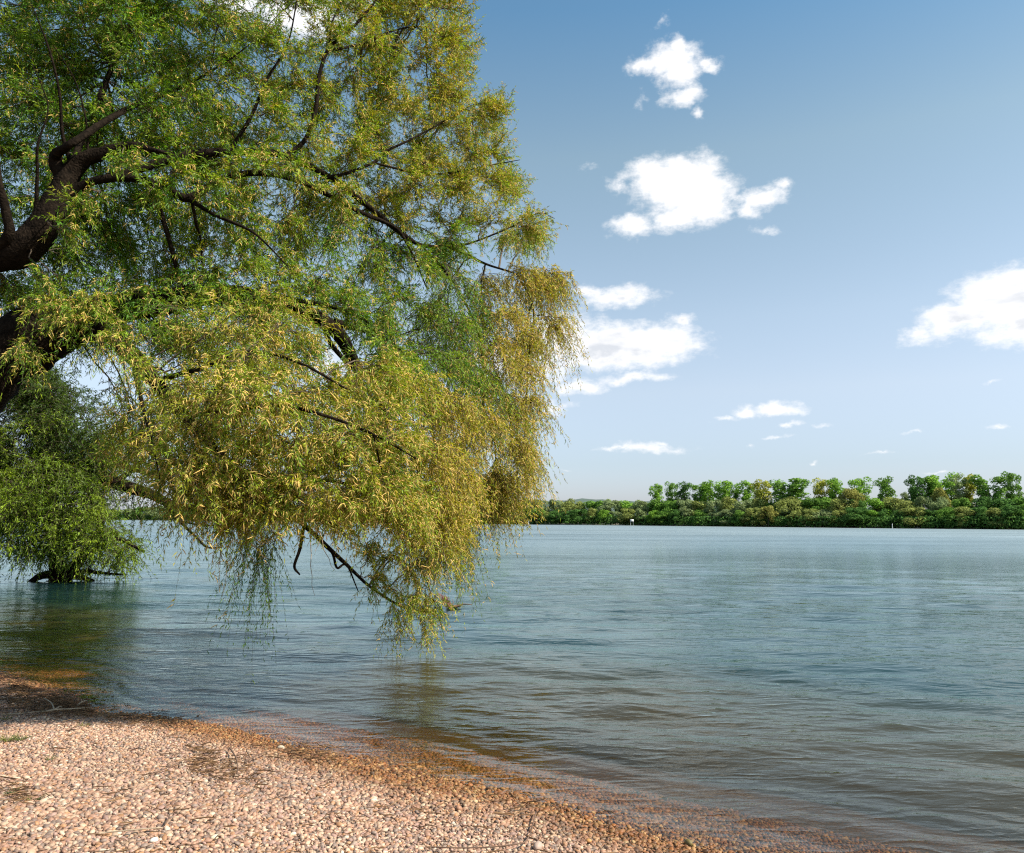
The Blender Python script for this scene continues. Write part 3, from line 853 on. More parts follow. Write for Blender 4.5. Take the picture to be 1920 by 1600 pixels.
# ------------------------------------------------------------------ willow standing in the water
b2 = at_z(112, 1088, 0)
o2 = np.array([b2[0], b2[1], -0.4])
DY = b2[1]
W2 = empty('willow_tree', tuple(o2), 'dark green bushy willow standing in the water, spreading roots at its foot', 'tree')
limbs2 = [
    ('trunk', [(112, 1110, 0, 44), (112, 1080, 0, 36), (106, 1040, 0, 26), (100, 980, 0, 22), (90, 900, 0, 18), (80, 800, .3, 14), (70, 720, .5, 8)]),
    ('trunk', [(118, 1088, 0, 26), (150, 1050, -.3, 18), (185, 1000, -.5, 14), (190, 930, -.5, 8)]),
    ('limb', [(95, 920, 0, 20), (120, 880, .2, 22), (165, 880, .2, 26), (215, 905, .2, 28), (270, 922, .3, 20), (330, 948, .3, 14), (400, 955, .3, 10), (470, 960, .3, 6)]),
    ('limb', [(120, 880, .2, 14), (180, 862, .4, 14), (235, 875, .4, 13), (290, 890, .4, 10), (350, 900, .4, 6), (410, 890, .4, 4)]),
    ('branch', [(215, 905, .2, 12), (250, 880, .2, 9), (280, 850, .2, 5), (300, 820, .2, 3)]),
    ('branch', [(300, 935, .3, 10), (335, 975, .3, 6), (365, 1005, .3, 4.5), (388, 1026, .3, 4), (416, 1027, .3, 2)]),
    ('branch', [(340, 978, .3, 4), (372, 984, .3, 3.5), (407, 986, .3, 2)]),
    ('limb', [(100, 980, 0, 15), (50, 930, -.4, 12), (0, 880, -.5, 10), (-60, 820, -.5, 6)]),
    ('limb', [(106, 1040, 0, 14), (160, 1010, -.6, 10), (220, 1010, -.9, 8), (270, 1035, -1, 4)]),
    ('branch', [(118, 1075, 0, 12), (160, 1072, -.4, 9), (195, 1075, -.6, 5), (230, 1078, -.8, 3)]),
    ('root', [(110, 1078, 0, 24), (85, 1078, -.4, 14), (65, 1086, -.6, 10), (50, 1094, -.7, 5)]),
    ('root', [(112, 1078, 0, 20), (150, 1082, -.4, 12), (175, 1090, -.5, 6)]),
    ('root', [(112, 1085, 0, 20), (95, 1092, -.5, 11), (80, 1096, -.7, 5)]),
]
SK2 = []
for li, (nm, pts) in enumerate(limbs2):
    P3 = [at_y(x, y, DY + d) for x, y, d, t in pts]; Rd = [t / 2 / FPX * DY for x, y, d, t in pts]
    V, F_, C_, r_ = limb_tube(P3, Rd, 10, 6, .12, seed=50 + li)
    link(nm, npmesh(nm, V - o2, F_, smooth=True), M_bark, W2)
    if nm != 'root':
        for a, b_ in zip(C_[1:], r_[1:]): SK2.append((*a, b_))
SK2 = np.array(SK2)
SKm = SK2


def bush(polys, SKx, DYx, origin, parent, l0, w0, name_seed):
    tS, tD, tL, tg, tc_ = [], [], [], [], []
    bP, bR = [], []
    for (poly, spc, offs_, cA, cB, g, tries, nt_, holes) in polys:
        for off in offs_:
            for (x, y) in poisson(poly, spc, tries, holes, seed=name_seed + int(off * 10)):
                x += random.gauss(0, 9); y += random.gauss(0, 7)
                c = at_y(x, y, DYx + off + random.uniform(-.3, .3))
                cost = np.linalg.norm(SKx[:, :3] - c, axis=1)
                s = SKx[np.argmin(cost), :3]
                tt = np.linspace(0, 1, 6)[:, None]; mid = (s + c) / 2 + np.array([0, 0, .12]) + rng.normal(0, .08, 3)
                sec = s * (1 - tt) ** 2 + 2 * mid * tt * (1 - tt) + c * tt ** 2
                bP.append(sec); bR.append(np.linspace(.022, .007, 6))
                mixc = rng.beta(.6, .8); col = cA * (1 - mixc) + cB * mixc
                for k in range(nt_):
                    st = sec[rng.integers(2, 6)] + rng.normal(0, .13, 3)
                    od = rng.normal(size=3); od[2] -= .2 * g; od /= np.linalg.norm(od)
                    tS.append(st); tD.append(od); tL.append(rng.uniform(.25, 1.05)); tg.append(g + rng.uniform(-.2, .3)); tc_.append(col * rng.uniform(.7, 1.3))
    tS, tD, tL, tg, tc_ = map(np.array, (tS, tD, tL, tg, tc_))
    P, R = make_twigs(tS, tD, tL, tg, 4, .005)
    a = Acc(); V, F_, C = leaves(P, 13, l0, w0, tc_); a.add(V - origin, F_, C)
    cr_ = link('crown', a.mesh('crown'), M_leaf, parent)
    a = Acc(); V, F_ = tubes(P, R, 3); a.add(V - origin, F_); V, F_ = tubes(np.array(bP), np.array(bR), 4)
    link('twigs', a.mesh('twigs', True), M_twig, cr_)
    a = Acc(); a.add(V - origin, F_); link('boughs', a.mesh('boughs', True), M_bark, parent)
    print('bush twigs', len(tS))


DG = np.array([0.045, 0.085, 0.007]); MG = np.array([0.11, 0.19, 0.010]); LG = np.array([0.26, 0.36, 0.018])
lowp = [(-60, 900), (30, 890), (100, 885), (170, 915), (195, 960), (200, 1000), (250, 1020), (275, 1040), (240, 1050), (190, 1050), (170, 1060), (130, 1045), (80, 1030), (30, 1035), (-60, 1040)]
upp = [(-80, 690), (60, 690), (130, 712), (175, 770), (195, 830), (190, 880), (60, 910), (-80, 910)]
thin = [(180, 830), (300, 840), (420, 860), (500, 900), (500, 950), (400, 970), (300, 975), (240, 960), (200, 920)]
bush([(lowp, 27, (-1.6, -.5, .6), MG, LG, .5, 5000, 30, ((60, 930, 22, 14), (180, 985, 16, 14), (20, 1000, 20, 12))),
      ([(-60, 800), (60, 790), (160, 820), (225, 860), (215, 930), (120, 950), (-60, 930)], 40, (-1.0, .2), DG, LG, .4, 4000, 28, ()),
      (upp, 27, (-.4, .5, 1.3, 2.1), DG, MG * .8, .3, 5000, 30, ()),
      (thin, 46, (0.2, .9), DG, MG, 1.0, 3000, 12, ())], SK2, DY, o2, W2, .12, .028, 300)

# dead reddish branch stuck in the river
bd = at_z(850, 1140, 0)
od_ = np.array([bd[0], bd[1], -.1])
DB = empty('dead_branch', tuple(od_), 'dry reddish brown fan of dead twigs sticking out of the water below the willow tips', 'branch')
Pb = []
for k in range(26):
    u = k / 25
    e = at_y(819 + 26 * u + rng.uniform(-3, 3), 1109 + 14 * u + rng.uniform(-3, 4), bd[1] + rng.uniform(-.25, .25))
    a0 = bd + np.array([rng.uniform(-.12, .06), rng.uniform(-.1, .1), -.08]); tt = np.linspace(0, 1, 6)[:, None]
    Pb.append(a0 * (1 - tt) + e * tt + rng.normal(0, .012, (6, 3)))
V, F_ = tubes(np.array(Pb) - od_, np.linspace(.012, .004, 6)[None].repeat(len(Pb), 0), 4)
link('twigs', npmesh('twigs', V, F_, smooth=True), M_red, DB)
P3 = [bd + np.array([-.25, 0, -.2]), bd + np.array([-.05, 0, .0]), bd + np.array([.15, 0, .05]), at_y(868, 1133, bd[1]), at_y(885, 1134, bd[1])]
V, F_, _, _ = limb_tube(P3, [.05, .045, .03, .015, .008], 8, 5, .1, 3)
link('stick', npmesh('stick', V - od_, F_, smooth=True), M_dark, DB)

# ------------------------------------------------------------------ beach debris
def gpt(px_, py_, lift=0.0):
    z_ = 0.1
    for _ in range(10):
        q = at_z(px_, py_, z_ + lift)
        z_ = float(ground(np.array([q[0]]), np.array([q[1]]))[0][0]) + .02
    return np.array([q[0], q[1], z_ + lift])


def stick(pts, r0, mat, label, name='driftwood_stick', forks=()):
    P3 = [gpt(x, y, l) for x, y, l in pts]
    o0 = P3[0].copy()
    e = empty(name, tuple(o0), label, 'stick', 'dry sticks washed up on the beach')
    V, F_, C_, _ = limb_tube(P3, np.linspace(r0, r0 * .45, len(P3)), 7, 5, .12, random.randint(0, 999))
    link('stem', npmesh('stem', V - o0, F_, smooth=True), mat, e)
    for fk in forks:
        P3 = [gpt(x, y, l) for x, y, l in fk]
        V, F_, _, _ = limb_tube(P3, np.linspace(r0 * .7, r0 * .25, len(P3)), 6, 5, .12, random.randint(0, 999))
        link('fork', npmesh('fork', V - o0, F_, smooth=True), mat, e)


stick([(78, 1336, .01), (102, 1331, .03), (140, 1329, .03), (172, 1327, .02)], .011, M_dry, 'pale forked stick at the water edge, its fork beside the dark hollow',
      forks=[[(102, 1331, .03), (96, 1318, .06), (82, 1309, .07)], [(102, 1331, .03), (112, 1325, .06), (116, 1326, .06)]])
stick([(-20, 1331, .01), (25, 1327, .02), (70, 1322, .02)], .012, M_dark, 'long dark brown straight stick lying along the debris at the left edge')
stick([(2, 1340, .01), (40, 1338, .015), (82, 1333, .02)], .007, M_dry, 'thin pale straight stick just below the long dark one')
stick([(146, 1322, .02), (154, 1316, .04), (163, 1314, .03)], .009, M_dry, 'short pale stub with two prongs at the tip of the debris spit',
      forks=[[(154, 1318, .03), (152, 1311, .07)]])
stick([(60, 1302, .02), (80, 1302, .03), (104, 1301, .02)], .008, M_dark, 'short brown stick nearest the water in the debris')
stick([(458, 1430, .02), (478, 1418, .04), (500, 1410, .02)], .006, M_dark, 'thin curved stick on the gravel right of the twig tangle', forks=[[(470, 1423, .03), (462, 1408, .05)]])
stick([(430, 1402, .02), (441, 1418, .04), (446, 1440, .03), (444, 1452, .02)], .006, M_dark, 'thin upright-leaning twig across the dark twig tangle')
stick([(290, 1450, .01), (320, 1437, .02), (345, 1425, .01)], .005, M_dark, 'thin grey twig on the dry gravel left of the twig tangle')
stick([(308, 1548, .01), (315, 1536, .02), (318, 1528, .01)], .005, M_dark, 'small black splinter on the dry gravel in the lower middle')
stick([(190, 1562, .01), (250, 1556, .02), (305, 1552, .01)], .004, M_dry, 'hair-thin straw stretched over the gravel in the lower left')
stick([(800, 1588, .01), (880, 1590, .02), (960, 1584, .02), (990, 1572, .02), (1005, 1500 + 22, .02)], .004, M_dark, 'long thin curved root lying over the gravel at the bottom edge')

# litter: bits of reed, husks and twigs, uncountable
Pb, Lr = [], []
for (x0, x1, y0, y1, n) in ((0, 170, 1296, 1336, 520), (0, 60, 1275, 1310, 160), (345, 420, 1400, 1440, 90), (385, 510, 1432, 1470, 70), (0, 60, 1470, 1505, 40), (150, 340, 1335, 1362, 90), (505, 640, 1400, 1425, 90), (0, 640, 1380, 1590, 110), (640, 1100, 1480, 1595, 70)):
    for k in range(n):
        x = np.clip(random.gauss((x0 + x1) / 2, (x1 - x0) / 3.2), x0 - 30, x1 + 40); y = float(np.clip(random.gauss((y0 + y1) / 2, (y1 - y0) / 2.6), y0 - 14, y1 + 10))
        if y < 1262 + x * .42 and x < 180: y += 18
        p0 = gpt(x, y, .004)
        a = random.gauss(0.1, .55); l = random.uniform(.03, .16)
        tt = np.linspace(-.5, .5, 4)[:, None]
        q = p0 + tt * l * np.array([math.cos(a), math.sin(a), random.gauss(0, .12)]) + rng.normal(0, .004, (4, 3)) + np.array([0, 0, .012])
        Pb.append(q); Lr.append(random.uniform(.0015, .0045))
Pb = np.array(Pb); V, F_ = tubes(Pb, np.array(Lr)[:, None] * np.array([[.6, 1, 1, .5]]), 4)
cA = np.array([0.34, 0.20, 0.10]); cB = np.array([0.08, 0.045, 0.025]); mixl = rng.beta(.8, .9, (len(Pb), 1))
C = np.repeat(cA * mixl + cB * (1 - mixl), 16, axis=0)
lit = link('plant_litter', npmesh('plant_litter', V, F_, C, smooth=True), M_catkin)
tag(lit, 'brown dry twig and reed litter washed up along the water edge and on the gravel', 'plant litter', kind='stuff')

# small grass tufts
for (x, y, n, hgt, gcol, lab) in ((14, 1390, 40, .11, (0.2, 0.22, .05), 'small pale green grass tuft at the left edge of the dry gravel'),
                                  (38, 1388, 28, .09, (0.16, 0.2, .05), 'flattened green grass tuft just right of the leftmost tuft'),
                                  (155, 1362, 18, .07, (0.24, 0.22, .07), 'sparse straw-green tuft behind the dry gravel near the debris spit'),
                                  (22, 1490, 24, .06, (0.09, 0.12, .03), 'dark green weed tuft at the left edge among brown litter'),
                                  (60, 1500, 16, .06, (0.13, 0.15, .04), 'tiny weed right of the dark green tuft'),
                                  (10, 1350, 20, .08, (0.22, 0.2, .06), 'yellowish tuft under the thin pale stick'),
                                  (92, 1425, 16, .07, (0.2, 0.2, .07), 'thin bent grass blades on the dry gravel below the flattened tuft')):
    b0 = gpt(x, y); Pb = []
    for k in range(n):
        a = random.uniform(0, 6.28); r_ = random.uniform(0, .03); h_ = hgt * random.uniform(.5, 1.2)
        p0 = np.array([math.cos(a) * r_ * 1.4, math.sin(a) * r_, 0]); dr_ = np.array([math.cos(a) * .8 + random.gauss(0, .3), math.sin(a) * .5, .7]); dr_ /= np.linalg.norm(dr_)
        tt = np.linspace(0, 1, 5)[:, None]; q = p0 + dr_ * h_ * tt; q[:, 2] -= h_ * .35 * tt[:, 0] ** 2
        Pb.append(q)
    V, F_ = tubes(np.array(Pb), np.array([[.0022, .002, .0018, .0013, .0005]]).repeat(n, 0), 3)
    C = np.tile(np.array(gcol), (len(V), 1)) * rng.uniform(.7, 1.3, (len(V), 1))
    o = link('grass_tuft', npmesh('grass_tuft', V, F_, C), M_grass, loc=tuple(b0))
    tag(o, lab, 'grass tuft', 'small grass tufts in the gravel')

# ------------------------------------------------------------------ far bank trees
def crown_mesh(kind, seed):
    r = np.random.default_rng(seed)
    # lobes: centre, radius ; unit tree height 1 (scaled later), foliage size relative
    lob = []
    if kind == 'willow':
        for k in range(26):
            a = r.uniform(0, 6.28); u = r.uniform(0, 1)
            zc = .12 + .70 * u
            rr_ = .36 * math.sin(math.pi * min(.97, (.25 + .7 * u))) ** .7 * r.uniform(.45, 1.05)
            lob.append((rr_ * math.cos(a), rr_ * math.sin(a), zc, r.uniform(.10, .17)))
        nf, fs = 210, .021
    elif kind == 'poplar':
        for k in range(46):
            u = k / 45; zc = .06 + .88 * u ** .9
            a = r.uniform(0, 6.28); rr_ = (.07 + .085 * u) * r.uniform(.1, 1.2)
            lob.append((rr_ * math.cos(a), rr_ * math.sin(a), zc, r.uniform(.05, .085)))
        nf, fs = 110, .014
    else:  # spreading multi stem poplar
        for k in range(5):
            a = r.uniform(0, 6.28); lean = r.uniform(.08, .22)
            for j in range(12):
                u = j / 11; zc = .16 + .76 * u * r.uniform(.85, 1.05)
                rr_ = lean * (.35 + .8 * u)
                lob.append((rr_ * math.cos(a) + r.normal(0, .025), rr_ * math.sin(a) + r.normal(0, .025), zc, r.uniform(.05, .095)))
        for j in range(16):
            lob.append((r.normal(0, .07), r.normal(0, .07), r.uniform(.08, .62), r.uniform(.06, .11)))
        nf, fs = 95, .015
    VV, CC = [], []
    for (cx, cy, cz, rd) in lob:
        n = nf
        d = norm(r.normal(size=(n, 3)) + np.array([0, 0, .25]))
        p_ = np.array([cx, cy, cz]) + d * rd * (r.uniform(.5, 1.12, (n, 1)) ** .6) * np.array([1, 1, .85])
        nn = norm(d + r.normal(0, .55, (n, 3)))
        s1 = norm(np.cross(nn, r.normal(size=(n, 3)))); s2 = np.cross(nn, s1)
        sz = fs * r.uniform(.6, 1.4, (n, 1))
        T_ = np.stack([p_ + s1 * sz, p_ - s1 * sz * .6 + s2 * sz * .9, p_ - s1 * sz * .6 - s2 * sz * .9], 1)
        VV.append(T_.reshape(-1, 3))
        CC.append(np.repeat(r.uniform(.8, 1.2) * r.uniform(.8, 1.2, n), 3))
    V = np.concatenate(VV); C = np.concatenate(CC)
    F_ = np.arange(len(V)).reshape(-1, 3)
    return V, F_, C, lob


def trunk_mesh(lob, kind, seed):
    r = np.random.default_rng(seed + 1000); a = Acc()
    top = max(l[2] for l in lob)
    P = np.array([[0, 0, -.03], [0.005, 0, .15], [-.004, .004, .4], [.004, 0, top * .85]])
    V, F_ = tubes(P[None], np.array([[.016, .013, .009, .003]]), 7); a.add(V, F_)
    for l in lob[::3]:
        z0 = max(.1, l[2] * .55)
        Q = np.array([[0, 0, z0], [l[0] * .5, l[1] * .5, (z0 + l[2]) / 2], [l[0], l[1], l[2]]])
        V, F_ = tubes(Q[None], np.array([[.006, .004, .002]]), 5); a.add(V, F_)
    return a.mesh('trunk', True)


def far_mat(name, c):
    m, nt, N, L, out = newmat(name)
    at = N('ShaderNodeAttribute'); at.attribute_name = 'shade'
    oi = N('ShaderNodeObjectInfo')
    mu = N('ShaderNodeVectorMath'); mu.operation = 'SCALE'; mu.inputs[0].default_value = c
    L(at.outputs['Fac'], mu.inputs['Scale'])
    p = N('ShaderNodeBsdfPrincipled'); p.inputs['Roughness'].default_value = .85; p.inputs['Specular IOR Level'].default_value = .08
    t = N('ShaderNodeBsdfTranslucent')
    L(mu.outputs[0], p.inputs['Base Color']); L(mu.outputs[0], t.inputs['Color'])
    mx = N('ShaderNodeMixShader'); mx.inputs[0].default_value = .3
    L(p.outputs[0], mx.inputs[1]); L(t.outputs[0], mx.inputs[2]); L(mx.outputs[0], out.inputs[0])
    return m


FC = {'mid green': (0.060, 0.125, 0.022), 'bright green': (0.085, 0.17, 0.024), 'olive': (0.108, 0.140, 0.040), 'yellow-green': (0.15, 0.175, 0.03),
      'grey-green': (0.095, 0.135, 0.06), 'dark green': (0.036, 0.085, 0.020), 'golden': (0.115, 0.128, 0.034)}
FC = {k: tuple(q * w_ for q, w_ in zip(v, (2.75, 2.4, 2.2))) for k, v in FC.items()}
FM = {k: far_mat('foliage_' + k.replace(' ', '_').replace('-', '_'), v) for k, v in FC.items()}
VAR = {}
for kind, n in (('willow', 7), ('poplar', 5), ('spreading', 4)):
    VAR[kind] = []
    for s in range(n):
        V, F_, C, lob = crown_mesh(kind, s * 13 + len(kind))
        zmax = np.percentile(V[:, 2], 99.5); xw = np.percentile(np.abs(V[:, 0]), 98)
        VAR[kind].append((V, F_, C, trunk_mesh(lob, kind, s), zmax, xw))
_cache = {}


def far_tree(kind, px_, top, width_px, back, colour, name, label, cat, group):
    fx = np.interp(px_, [q[0] for q in far_px], [q[1] for q in far_px]) if px_ >= 210 else 975.3 - (210 - px_) * .008
    b0 = at_z(px_, fx, 0)
    d = norm(b0[None, :2])[0]
    x, y = b0[0] + d[0] * back, b0[1] + d[1] * back
    z = float(ground(np.array([x]), np.array([y]))[0][0]) - .05
    tz = at_y(px_, top, y)[2]
    h_ = tz - z
    wd = width_px / FPX * y
    vi = random.randrange(len(VAR[kind]))
    V, F_, C, tm, zmax, xw = VAR[kind][vi]
    key = (kind, vi, colour)
    if key not in _cache:
        me = npmesh('crown', V, F_, attrs={'shade': C}); me.materials.append(FM[colour]); _cache[key] = me
    if len(tm.materials) == 0: tm.materials.append(M_farbark)
    e = empty(name, (x, y, z), label, cat, group)
    e.rotation_euler = (0, 0, random.uniform(-.6, .6) + random.choice([0, math.pi]))
    e.scale = (wd / 2 / xw, wd / 2 / xw, h_ / zmax)
    for nm, me in (('trunk', tm), ('crown', _cache[key])):
        o = bpy.data.objects.new(nm, me); COL.objects.link(o); o.parent = e
    return e


ORD = ['first', 'second', 'third', 'fourth', 'fifth', 'sixth', 'seventh', 'eighth', 'ninth', 'tenth', '11th', '12th', '13th', '14th', '15th', '16th', '17th', '18th', '19th', '20th',
       '21st', '22nd', '23rd', '24th', '25th', '26th', '27th', '28th', '29th', '30th', '31st', '32nd', '33rd', '34th', '35th', '36th', '37th', '38th', '39th', '40th']
G = 'poplars rising above the far bank'
for (x, top, w, kind, colour, lab) in [
        (1234, 909, 27, 'poplar', 'bright green', 'leftmost tall poplar on the far bank, a small one standing apart'),
        (1263, 906, 26, 'spreading', 'mid green', 'tall poplar on the far bank, second of the tall row from the left'),
        (1284, 905, 21, 'poplar', 'dark green', 'narrow dark poplar on the far bank, third of the tall row from the left'),
        (1309, 906, 27, 'spreading', 'mid green', 'tall poplar on the far bank, fourth of the tall row from the left'),
        (1331, 903, 27, 'poplar', 'bright green', 'dense tall poplar on the far bank, fifth of the tall row from the left'),
        (1357, 903, 30, 'spreading', 'bright green', 'tall poplar on the far bank, sixth of the tall row from the left'),
        (1381, 917, 18, 'poplar', 'mid green', 'low narrow poplar between the sixth and eighth of the tall row'),
        (1402, 903, 36, 'poplar', 'bright green', 'broad bright poplar on the far bank just before a narrow twin-topped one'),
        (1434, 902, 30, 'spreading', 'yellow-green', 'twin-topped yellow-green poplar between two broad ones on the far bank'),
        (1480, 899, 58, 'spreading', 'mid green', 'widest open-crowned poplar with a forked top in the middle of the far bank'),
        (1548, 900, 42, 'spreading', 'yellow-green', 'yellow-green open poplar right of the widest one, at the left of a close pair'),
        (1569, 898, 34, 'poplar', 'bright green', 'bright green poplar at the right of the close pair'),
        (1609, 897, 42, 'spreading', 'bright green', 'tall spreading poplar with a golden shrub at its left shoulder'),
        (1665, 896, 30, 'poplar', 'mid green', 'lone slender poplar standing apart with sky on both sides'),
        (1701, 924, 18, 'poplar', 'grey-green', 'small thin poplar just right of the lone slender one'),
        (1725, 894, 28, 'spreading', 'dark green', 'dark ragged poplar, left one of three close together'),
        (1748, 896, 26, 'poplar', 'mid green', 'narrow poplar, middle one of three close together'),
        (1770, 891, 40, 'spreading', 'bright green', 'broad poplar with golden foliage below, right one of three close together'),
        (1802, 891, 28, 'spreading', 'grey-green', 'greyish poplar, left one of a touching pair'),
        (1821, 891, 24, 'poplar', 'yellow-green', 'yellow-green poplar, right one of a touching pair'),
        (1868, 890, 44, 'spreading', 'mid green', 'round-topped forked poplar second from the right edge'),
        (1906, 888, 34, 'spreading', 'mid green', 'rightmost tall poplar, cut by the right edge of the photo'),
        (920, 921, 60, 'willow', 'bright green', 'higher green tree on the far bank behind the hanging willow curtain'),
        (868, 926, 50, 'willow', 'bright green', 'broad green tree on the far bank left of the hanging willow curtain')]:
    far_tree(kind, x, top, w * (1.0 if kind == 'poplar' else 1.08), 22 + random.uniform(-3, 6), colour, 'poplar_tree' if kind != 'willow' else 'far_tree', lab, 'tree', G if kind != 'willow' else 'trees rising behind the far bank willows')

# golden shrubs among them
far_tree('willow', 1597, 917, 44, 14, 'golden', 'golden_tree', 'golden brown rounded tree between the close pair and the tall spreading poplar', 'tree', None)
far_tree('willow', 1766, 916, 30, 16, 'golden', 'golden_tree', 'golden yellow tree below the broad poplar of the group of three', 'tree', None)
far_tree('willow', 1441, 949, 34, 2, 'golden', 'golden_tree', 'small golden rounded tree at the waterline of the far bank, left of the widest poplar', 'tree', None)

LMK = [(210, 'the half-drowned willow'), (560, 'the lowest branch tips'), (960, 'the hanging curtain'), (1181, 'the white signboard'), (1480, 'the widest poplar'), (1668, 'the lone poplar'), (1868, 'the round forked poplar')]


def row(x0, x1, step, topf, wf, back, cols, what, group):
    x = x0; cnt = {}
    while x < x1:
        colour = random.choices([c for c, _ in cols], [w for _, w in cols])[0]
        li = max([k for k, (lx, _) in enumerate(LMK) if lx <= x], default=0)
        if x < LMK[0][0]:
            n_ = cnt.get('b', 0); cnt['b'] = n_ + 1
            lab = f'{colour} {what}, {ORD[n_]} from the left photo edge'
        else:
            n_ = cnt.get(li, 0); cnt[li] = n_ + 1
            lab = f'{colour} {what}, {ORD[n_]} right of {LMK[li][1]}'
        far_tree('willow', x, topf(x) + random.uniform(-4, 4), wf(x) * random.uniform(.85, 1.25), back + random.uniform(-1.5, 2), colour, 'willow_tree', lab, 'tree', group)
        x += step(x) * random.uniform(.8, 1.2)


topb = lambda x: np.interp(x, [0, 300, 700, 960, 1200, 1300, 1500, 1700, 1920, 2000], [956, 952, 945, 937, 939, 937, 936, 937, 931, 931])
topf = lambda x: np.interp(x, [0, 300, 700, 960, 1200, 1500, 1700, 1920, 2000], [963, 960, 957, 955, 957, 955, 954, 948, 948])
row(-60, 2000, lambda x: np.interp(x, [0, 960, 1920], [22, 24, 36]), topb, lambda x: np.interp(x, [0, 960, 1920], [34, 36, 58]), 13,
    [('mid green', 4), ('olive', 3), ('grey-green', 3), ('dark green', 2), ('bright green', 1.5)], 'rounded tree, taller far row', 'rounded trees in the taller row of the far bank')
row(-50, 2000, lambda x: np.interp(x, [0, 960, 1920], [19, 21, 30]), topf, lambda x: np.interp(x, [0, 960, 1920], [26, 28, 44]), 6.5,
    [('mid green', 4), ('olive', 2.5), ('dark green', 3), ('bright green', 1.5), ('yellow-green', .7), ('grey-green', 2)], 'bushy tree, far waterline', 'low bushy trees at the far waterline')

# dark undergrowth between the far trunks (one mass)
r = np.random.default_rng(5); VV, CC = [], []
poly = np.array([at_z(x, np.interp(x, [q[0] for q in far_px], [q[1] for q in far_px]) if x >= 210 else 975.3, 0)[:2] for x in range(-80, 2040, 5)])
n = 60000
t = r.uniform(0, len(poly) - 1.01, n); i = t.astype(int); fr = (t - i)[:, None]
q = poly[i] * (1 - fr) + poly[i + 1] * fr
dv = norm(q); q = q + dv * r.uniform(1.5, 16, (n, 1))
zz = ground(q[:, 0], q[:, 1])[0] + r.uniform(0, 3.6, n) ** 1.0
p_ = np.stack([q[:, 0], q[:, 1], zz], -1)
nn = norm(r.normal(size=(n, 3))); s1 = norm(np.cross(nn, r.normal(size=(n, 3)))); s2 = np.cross(nn, s1); sz = r.uniform(.2, .5, (n, 1))
T_ = np.stack([p_ + s1 * sz, p_ - s1 * sz * .6 + s2 * sz, p_ - s1 * sz * .6 - s2 * sz], 1).reshape(-1, 3)
me = npmesh('undergrowth', T_, np.arange(len(T_)).reshape(-1, 3), attrs={'shade': np.repeat(r.uniform(.7, 1.2, n), 3)})
ug = link('undergrowth', me, FM['dark green'])
tag(ug, 'dark green undergrowth filling the far bank below the trees', 'undergrowth', kind='stuff')

# distant wooded hill ridge
hx = np.linspace(-1500, 1800, 240); rows_ = []
prof = 19 + 6 * np.sin(hx * .0031 + 1) + 3 * np.sin(hx * .011) + 1.2 * np.sin(hx * .05) + .8 * np.sin(hx * .13 + 2)
for k, (yy_, f_) in enumerate(((1500, 0), (1600, .8), (1700, 1), (1900, .9), (2300, .2))):
    rows_.append(np.stack([hx * (1 + .02 * k), np.full_like(hx, yy_), 1 + prof * 1.6 * f_], -1))
V = np.concatenate(rows_); idx = np.arange(len(V)).reshape(len(rows_), -1)
F_ = np.stack([idx[:-1, :-1], idx[:-1, 1:], idx[1:, 1:], idx[1:, :-1]], -1).reshape(-1, 4)
hills = link('hills', npmesh('hills', V, F_, smooth=True), plain_mat('hill_wood', (0.07, 0.10, 0.075), .9, .3, .02)); tag(hills, kind='structure')


# ------------------------------------------------------------------ river signs
def box(acc_, x0, x1, y0, y1, z0, z1):
    v = np.array([[x, y, z] for z in (z0, z1) for y in (y0, y1) for x in (x0, x1)], float)
    f = np.array([[0, 2, 3, 1], [4, 5, 7, 6], [0, 1, 5, 4], [2, 6, 7, 3], [0, 4, 6, 2], [1, 3, 7, 5]])
    acc_.add(v, f)


q = at_z(1181, 985.4, 0); z = float(ground(q[:1], q[1:2] - .3)[0][0])
sx, sy = q[0], q[1] - 6.0
e = empty('river_sign', (sx, sy, -.3), 'small white rectangular board on two posts at the far waterline', 'sign')
a = Acc(); box(a, -.72, .72, -.05, .05, 1.75, 2.85); link('board', a.mesh('board'), M_white, e)
a = Acc(); box(a, -.5, .5, -.062, -.052, 2.22, 2.36); link('marking', a.mesh('marking'), M_black, e)
for s in (-1, 1):
    V, F_ = tubes(np.array([[[s * .55, .1, -.4], [s * .55, .1, 1.5], [s * .55, .1, 2.8]]]), np.full((1, 3), .06), 8)
    link('post', npmesh('post', V, F_, smooth=True), M_white, e)
for (x, y, hh, rr_, lab) in ((1669, 991.0, 1.5, .09, 'white marker post at the far waterline below the lone slender poplar'),
                             (1398, 987.8, 1.3, .16, 'small white marker post at the far waterline below the broad bright poplar'),
                             (991, 983.8, 1.5, .16, 'small pale marker post at the far waterline near the hanging curtain')):
    q = at_z(x, y, 0)
    e = empty('marker_post', (q[0], q[1] - 1.6, -.3), lab, 'marker post', 'marker posts along the far waterline')
    V, F_, _, _ = limb_tube([(0, 0, -.3), (0, 0, hh * .5), (0, 0, hh + .3)], [rr_, rr_, rr_ * .9], 10, 3, 0, 1)
    link('shaft', npmesh('shaft', V, F_, smooth=True), M_white, e)
    V, F_, _, _ = limb_tube([(0, 0, hh + .3), (0, 0, hh + .4), (0, 0, hh + .5)], [rr_ * 1.15, rr_ * 1.1, .03], 10, 3, 0, 1)
    link('cap', npmesh('cap', V, F_, smooth=True), M_black if x == 1669 else M_white, e)

